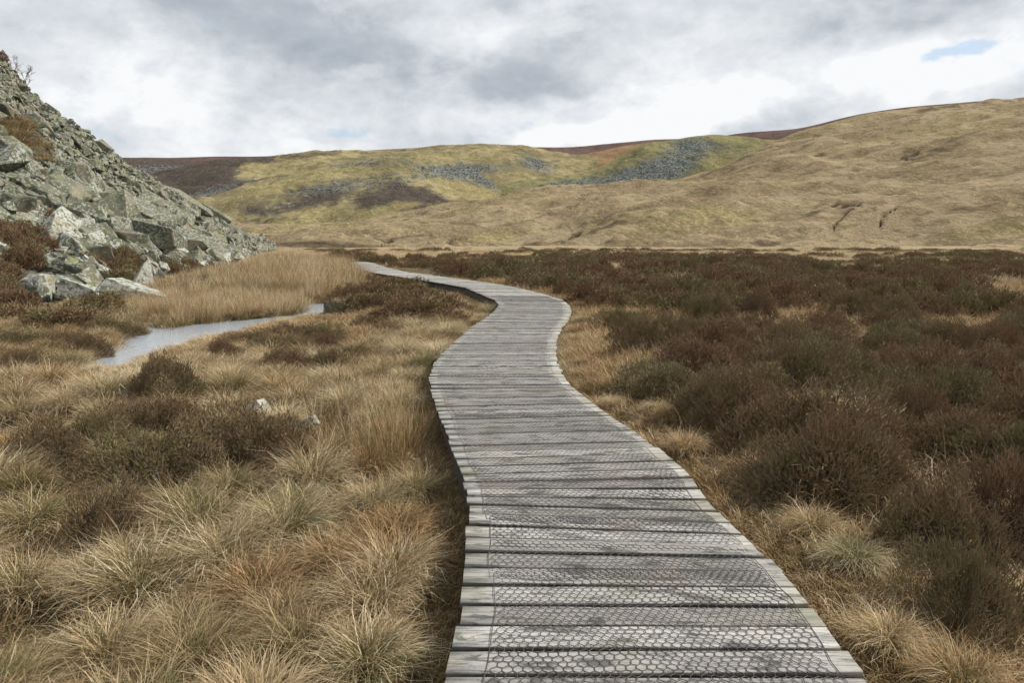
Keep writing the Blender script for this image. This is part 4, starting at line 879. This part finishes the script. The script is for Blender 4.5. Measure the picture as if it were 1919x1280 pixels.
print('cover', nr)
# stray grass stalks through the heather on the right
x, y = rand_ground(9000, r, 2.2, 60, 1.0, .8); m_ = (heath_right(x, y) > .05); x, y = x[m_], y[m_]; m_ = r.uniform(0, 1, len(x)) < .62*sstep(fbm(x/2.0, y/2.6, 97, 3), -.08, .3); x, y = x[m_], y[m_]
SM = [clump(350+k, 40, .22, .36, .7, 1.3, .0042, .1, M_SEDGE, 'stalks', wind=.2, segs=4) for k in range(3)]+[clump(354+k, 30, .3, .42, .7, 1.2, .010, .1, M_SEDGE, 'stalks') for k in range(2)]+[clump(357, 40, .2, .38, .7, 1.2, .0045, .1, M_PALE, 'stalks', segs=4)]
nr = len(x); scatter_stuff('grass_stalks', 'pale wispy grass stalks poking through the heather', 'grass', SM, np.stack([x, y, gz(x, y)+.06], 1), np.stack([np.zeros(nr), np.zeros(nr), r2.uniform(0, 6, nr)], 1), np.stack([r2.uniform(.7, 1.15, nr)]*3, 1), np.where(y < 11, np.where(r2.uniform(0, 1, nr) < .35, 5, r2.integers(0, 3, nr)), 3+r2.integers(0, 2, nr)))
# rushes and reeds
def rush(seed, n, size, hgt, wid, mat, kind=.2): return clump(seed, n, size, hgt, .22, .30, wid, kind, mat, 'rushes', wind=.08)
RM = [rush(400+k, 60, .2, .62, .0065, M_SEDGE) for k in range(3)]; RF = [rush(410+k, 150, .42, 1.0, .014, M_GRASS, .1) for k in range(3)]+[rush(414, 150, .42, 1.0, .014, M_SEDGE, .1), rush(415, 150, .42, 1.05, .014, M_GRASS, .98)]
items = []
for q in range(30):
    px = r.uniform(600, 800); py = r.uniform(740, 880); px = min(px, np.interp(py, [700, 760, 830, 900], [790, 795, 815, 840]))
    x, y, z = on_ground(px, py); 
    if walk_dist(x, y)[0] < .93: continue
    o = bpy.data.objects.new('rush_clump', RM[q % 3]); COL.objects.link(o); o.location = (x, y, z-.02); o.rotation_euler = (0, 0, r.uniform(0, 6)); s_ = r.uniform(.6, 1.1); o.scale = (s_, s_, s_)
    tag(o, None, 'rushes', 'rush clumps beside the boardwalk'); items.append((o, px, py, 'thin upright rusty rush clump'))
row_labels(items, [775, 810, 845], ['farthest row', 'third row up', 'second row up', 'nearest row'], 'left of boardwalk')
pts = []
for q in range(1500):
    px = r.uniform(250, 700); lo = np.interp(px, [250, 330, 420, 520, 640, 700], [560, 545, 520, 493, 497, 500]); hi = np.interp(px, [250, 330, 420, 520, 640, 700], [600, 612, 600, 588, 556, 520])
    py = lo+(hi-lo)*r.uniform(0, 1)**1.1; p = hit(px, py, .0)
    if water_sd(p[0], p[1]) < .25 or walk_dist(p[0], p[1])[0] < 1.3 or is_heath(np.array([p[0]]), np.array([p[1]]))[0]: continue
    pts.append((p[0], p[1], px, py))
pts = np.array(pts); nr = len(pts); gn = bl(pts[:, 2], pts[:, 3], 430, 535, 55, 25)+.5*bl(pts[:, 2], pts[:, 3], 560, 520, 40, 20)
var = np.where(r2.uniform(0, 1, nr) < gn*.8, 4, np.where(r2.uniform(0, 1, nr) < .3, 3, r2.integers(0, 3, nr))); sc = r2.uniform(.6, 1.05, nr)*np.where(pts[:, 3] > 555, .55, .85)*np.interp(pts[:, 1], [10, 25, 60], [.8, 1.0, 1.5])
scatter_stuff('reeds', 'tall tan reeds between the stream and the foot of the scree', 'reeds', RF, np.stack([pts[:, 0], pts[:, 1], gz(pts[:, 0], pts[:, 1])-.03], 1), np.stack([np.zeros(nr), np.zeros(nr), r2.uniform(0, 6, nr)], 1), np.stack([sc]*3, 1), var)

# ------------------------------------------------------------------ rocks
def rock_mesh(seed, dims, n=15, boxy=.6, bev=.035, name='boulder', mat=None, taper=0.0):
    r = random.Random(seed); bm = bmesh.new()
    for _ in range(n):
        v = Vector((r.uniform(-1, 1), r.uniform(-1, 1), r.uniform(-1, 1))); m_ = max(abs(v.x), abs(v.y), abs(v.z)); v = v/m_*r.uniform(.82, 1.0)*boxy + v.normalized()*(1-boxy)
        v = Vector((v.x*dims[0], v.y*dims[1], v.z*dims[2]))
        if taper: k = 1-taper*(v.z/dims[2]*.5+.5); v.x *= k; v.y *= k
        bm.verts.new(v)
    for sx in (-1, 1):
        for sy in (-1, 1):
            for sz in (-1, 1):
                if r.random() < boxy:
                    k = 1-taper*(sz*.5+.5); bm.verts.new((sx*dims[0]*r.uniform(.6, .98)*k, sy*dims[1]*r.uniform(.6, .98)*k, sz*dims[2]*r.uniform(.7, 1)))
    res = bmesh.ops.convex_hull(bm, input=bm.verts); bmesh.ops.delete(bm, geom=list({e for e in res['geom_interior']+res['geom_unused'] if isinstance(e, bmesh.types.BMVert)}), context='VERTS')
    bmesh.ops.dissolve_limit(bm, angle_limit=R_(12), verts=bm.verts, edges=bm.edges)
    bmesh.ops.bevel(bm, geom=list(bm.edges), offset=bev*min(dims)*2, segments=1, affect='EDGES', clamp_overlap=True)
    bmesh.ops.triangulate(bm, faces=bm.faces)
    bmesh.ops.subdivide_edges(bm, edges=[e for e in bm.edges if e.calc_length() > .35*max(dims)], cuts=1)
    for v in bm.verts: v.co += v.co.normalized()*r.uniform(-.02, .02)*min(dims)*1.5
    me = bpy.data.meshes.new(name); bm.to_mesh(me); bm.free(); me.materials.append(mat or M_ROCK); return me
DIM = [(1, .7, .45), (1, .62, .28), (1, .8, .6), (1, .55, .2), (1, .75, .35), (1, .5, .42), (1, .85, .25), (1, .7, .7), (1, .45, .3), (1, .6, .5), (1, .9, .4), (1, .65, .22)]
RKM = [rock_mesh(500+k, d, 14, .45+.04*(k % 6)) for k, d in enumerate(DIM)]; RKP = [rock_mesh(530+k, d, 13, .5, mat=M_ROCKP) for k, d in enumerate(DIM)]
def orient(nrm, yaw, tilt, r):
    n = (nrm + Vector((r.gauss(0, tilt), r.gauss(0, tilt), r.gauss(0, tilt)))).normalized(); xax = Vector((1, -.25, 0)); xax = (xax-n*xax.dot(n)).normalized()
    xax = Matrix.Rotation(yaw, 3, n) @ xax; yax = n.cross(xax); return Matrix((xax, yax, n)).transposed().to_euler()
rr = random.Random(77); rocks = []
def grassy(px, py): return bl(px, py, 30, 245, 60, 32, 40) + bl(px, py, 75, 288, 26, 14, 35)+bl(px, py, 140, 318, 22, 8, 30)*.9
def heathy(px, py): return bl(px,py,20,470,70,30)+bl(px,py,100,525,90,16,12)+bl(px,py,40,540,60,20)+bl(px,py,215,500,40,14,10)+bl(px,py,430,468,60,9,5)+bl(px,py,110,430,26,10,30)*.8+bl(px,py,230,520,50,16)
def foot_py(px): return float(np.interp(px, [-900, 0, 150, 240, 300, 420, 510], [640, 588, 580, 545, 520, 500, 474]))
SKY = [(-900,-250),(-300,-60),(-100,30),(0,106),(30,140),(60,186),(100,218),(160,255),(205,292),(225,312),(330,378),(420,436),(500,467),(520,470)]
CR = SPY.argmin(0); CPX = SPX[CR, np.arange(360)]; CPY = SPY.min(0); CO = np.argsort(CPX)
def top_py(px): return float(np.interp(px, CPX[CO], CPY[CO]))
tries = 0
while len(rocks) < 12000 and tries < 60000:
    tries += 1
    px = rr.uniform(-420, 512); t = rr.random()**1.05; top_, ft = top_py(px), foot_py(px); py = top_-1+(ft-top_)*t
    if py < -100: continue
    if grassy(px, py) > .55 or (heathy(px, py) > .45 and rr.random() < .85): continue
    if t > .70 and rr.random() < .45+(t-.70)*2.0 and px < 330: continue
    p, n = on_scree(px, py)
    base = (4.6+8.5*t**1.3)*math.exp(rr.gauss(0, .58)); base = min(base, 30, .30*(ft-top_)+3, 6+90*t)           # half length in photo pixels
    if px < 250 and .4 < t < .75 and rr.random() < .12: base *= 1.9
    sc = base/F*p.y
    pale = t > .58 and rr.random() < .38
    rocks.append((p + n*sc*rr.uniform(.05, .40), n, sc, pale, px, py, rr.randrange(12), rr.gauss(0, .9), base))
# hand-placed stones: px, py of the centre, half-width px, dims, yaw in the picture, pale, label
for q, (px, py, hw, hh, dims, taper, ang, pale, label, _) in enumerate(SPECIAL):
    ong = py > foot_py(min(px, 511))-6 or px > 520
    if ong or py > 500:
        x, y, z = on_ground(px, py+hh*.9); loc = Vector((x, y, z)); 
    else:
        p, n = on_scree(px, py); loc = p.copy()
    k = loc.y/F; k *= 1.12; d = (hw*k, max(hw*.5, hh*.9)*k, hh*k); me = rock_mesh(600+q, d, 22, .6, .03, mat=M_ROCKP if pale else M_ROCK, taper=taper)
    o = bpy.data.objects.new('boulder' if hw*k > .3 else 'stone', me); COL.objects.link(o); a = R_(ang)
    o.location = (loc.x, loc.y+d[1]*.2, loc.z+(d[2]*.95+(.04 if py > 700 else 0) if (ong or py > 500) else d[2]*.6)); o.rotation_euler = (rr.gauss(0, .12), -a, rr.gauss(0, .18))
    tag(o, label, 'boulder' if hw*k > .3 else 'stone')
order = sorted(range(len(rocks)), key=lambda i: -rocks[i][8]*(1 if (-5 < rocks[i][4] < 515 and rocks[i][5] > 0) else 0))
items = []; SP, SR, SS, SV = [], [], [], []
for k, i in enumerate(order):
    p, n, sc, pale, px, py, v, yaw, b = rocks[i]; e = orient(n, yaw*.7, .40, rr)
    if k < 275:
        o = bpy.data.objects.new('boulder', (RKP if pale else RKM)[v]); COL.objects.link(o); o.location = p; o.rotation_euler = e; o.scale = (sc,)*3
        tag(o, None, 'boulder', 'boulders of the scree slope'); look = 'thin slab' if DIM[v][2] < .3 else ('chunky block' if DIM[v][2] > .48 else 'angular boulder')
        items.append((o, px, py, ('pale ' if pale else 'grey green ')+look))
    else: SP.append(tuple(p)); SR.append(tuple(e)); SS.append((sc,)*3); SV.append(v+(12 if pale else 0))
row_labels(items, [200, 260, 310, 350, 380, 410, 440, 475, 510], ['high on the scree', 'ninth band up the scree', 'eighth band up the scree', 'seventh band up the scree', 'sixth band up the scree', 'fifth band up the scree', 'fourth band up the scree', 'third band up the scree', 'second band up the scree', 'lowest band of the scree'], '')
for it in items: it[0]['label'] = it[0]['label'].replace(' ,', ',')
scatter_stuff('scree', 'smaller grey green stones covering the steep slope', 'scree', RKM+RKP, SP, SR, SS, SV)
print('rocks', len(rocks))
# heather and grass growing on the scree
hp = []; gp = []
for _ in range(9000):
    px = rr.uniform(-300, 512); top_, ft = top_py(px), foot_py(px); py = top_+(ft+22-top_)*rr.random()
    if hides_stone(px, py, 6): continue
    a_, b_ = heathy(px, py), grassy(px, py); low = py > ft-28
    if a_ > .4 and rr.random() < .35 or (low and rr.random() < .08) or (px < 300 and py > top_+.70*(ft-top_) and rr.random() < .42):
        p, n = on_scree(px, py); hp.append((p.x, p.y, p.z-.05, rr.uniform(.8, 1.3)*np.interp(p.y, [18, 40, 80], [.9, 1.4, 1.3])))
    elif b_ > .5: p, n = on_scree(px, py); gp.append((p.x, p.y, p.z-.05, rr.uniform(1.4, 2.6)))
    elif low and px < 330 and rr.random() < .25: p, n = on_scree(px, py); gp.append((p.x, p.y, p.z-.05, rr.uniform(.7, 1.1)))
for nm, lab, cat, arr, pro in (('scree_heather', 'brown heather growing between the lowest boulders', 'heather', hp, HF), ('bank_grass', 'ochre grass banks hanging on the scree', 'grass', gp, GM[6:10])):
    A = np.array(arr); nr = len(A); scatter_stuff(nm, lab, cat, pro, A[:, :3], np.stack([np.zeros(nr), np.zeros(nr), r2.uniform(0, 6, nr)], 1), np.stack([A[:, 3]]*3, 1), r2.integers(0, len(pro), nr))

# ---- bare tree and shrub on the scree skyline
m, g = new_mat('grey_bark'); finish(g, (.16, .14, .12), .9); M_BARK = m
def twig_mesh(name, paths):
    V, Q = [], []
    for pts_, r0, r1 in paths:
        n = len(pts_); b = len(V)
        for i, p in enumerate(pts_):
            d = (pts_[min(i+1, n-1)]-pts_[max(i-1, 0)]).normalized(); a = d.cross(Vector((.3, 1, .2))).normalized(); c = d.cross(a); rad = r0+(r1-r0)*i/(n-1)
            for k in range(5): an = k*1.2566; V.append(tuple(p+(a*math.cos(an)+c*math.sin(an))*rad))
        for i in range(n-1):
            for k in range(5): Q.append((b+i*5+k, b+i*5+(k+1) % 5, b+i*5+5+(k+1) % 5, b+i*5+5+k))
    return np_mesh(name, V, Q, mats=[M_BARK])
def bare_tree(px, py, hpx, seed, label):
    p, n = on_scree(px, py); p = p+Vector((0, 0, .5)); H = hpx/F*p.y; rt = random.Random(seed); root = empty('bare_tree', tuple(p), label, 'tree'); tr, cr = [], []
    def grow(p0, d, L, rad, lv):
        pts_ = [p0]; q = p0.copy()
        for i in range(4): d = (d+Vector((rt.gauss(0, .15), rt.gauss(0, .15), rt.gauss(.05, .1)))).normalized(); q = q+d*L/4; pts_.append(q.copy())
        (tr if lv == 0 else cr).append((pts_, rad, rad*.55))
        if lv < 4:
            for k in range(rt.choice((3, 4)) if lv else 5):
                j = rt.choice((2, 3, 4)) if lv else rt.choice((1, 2, 3, 4)); nd = (d+Vector((rt.gauss(0, .65), rt.gauss(0, .65), rt.gauss(.15, .3)))).normalized(); grow(pts_[j], nd, L*rt.uniform(.55, .75), rad*.6, lv+1)
    grow(Vector((0, 0, -.2)), Vector((rt.gauss(0, .1), 0, 1)).normalized(), H*.42, H*.017, 0)
    for nm, l in (('trunk', tr), ('crown', cr)): o = bpy.data.objects.new(nm, twig_mesh(nm, l)); COL.objects.link(o); o.parent = root
bare_tree(50, 172, 50, 3, 'small leafless tree standing on the scree skyline')
bare_tree(30, 138, 32, 9, 'smaller faint leafless tree above and left of the other on the skyline')
p, n = on_scree(3, 112); o = bpy.data.objects.new('shrub', HF[0]); COL.objects.link(o); o.location = p; o.scale = (1.2, 1.2, 1.6); tag(o, 'dark low shrub at the very top of the scree skyline', 'shrub')
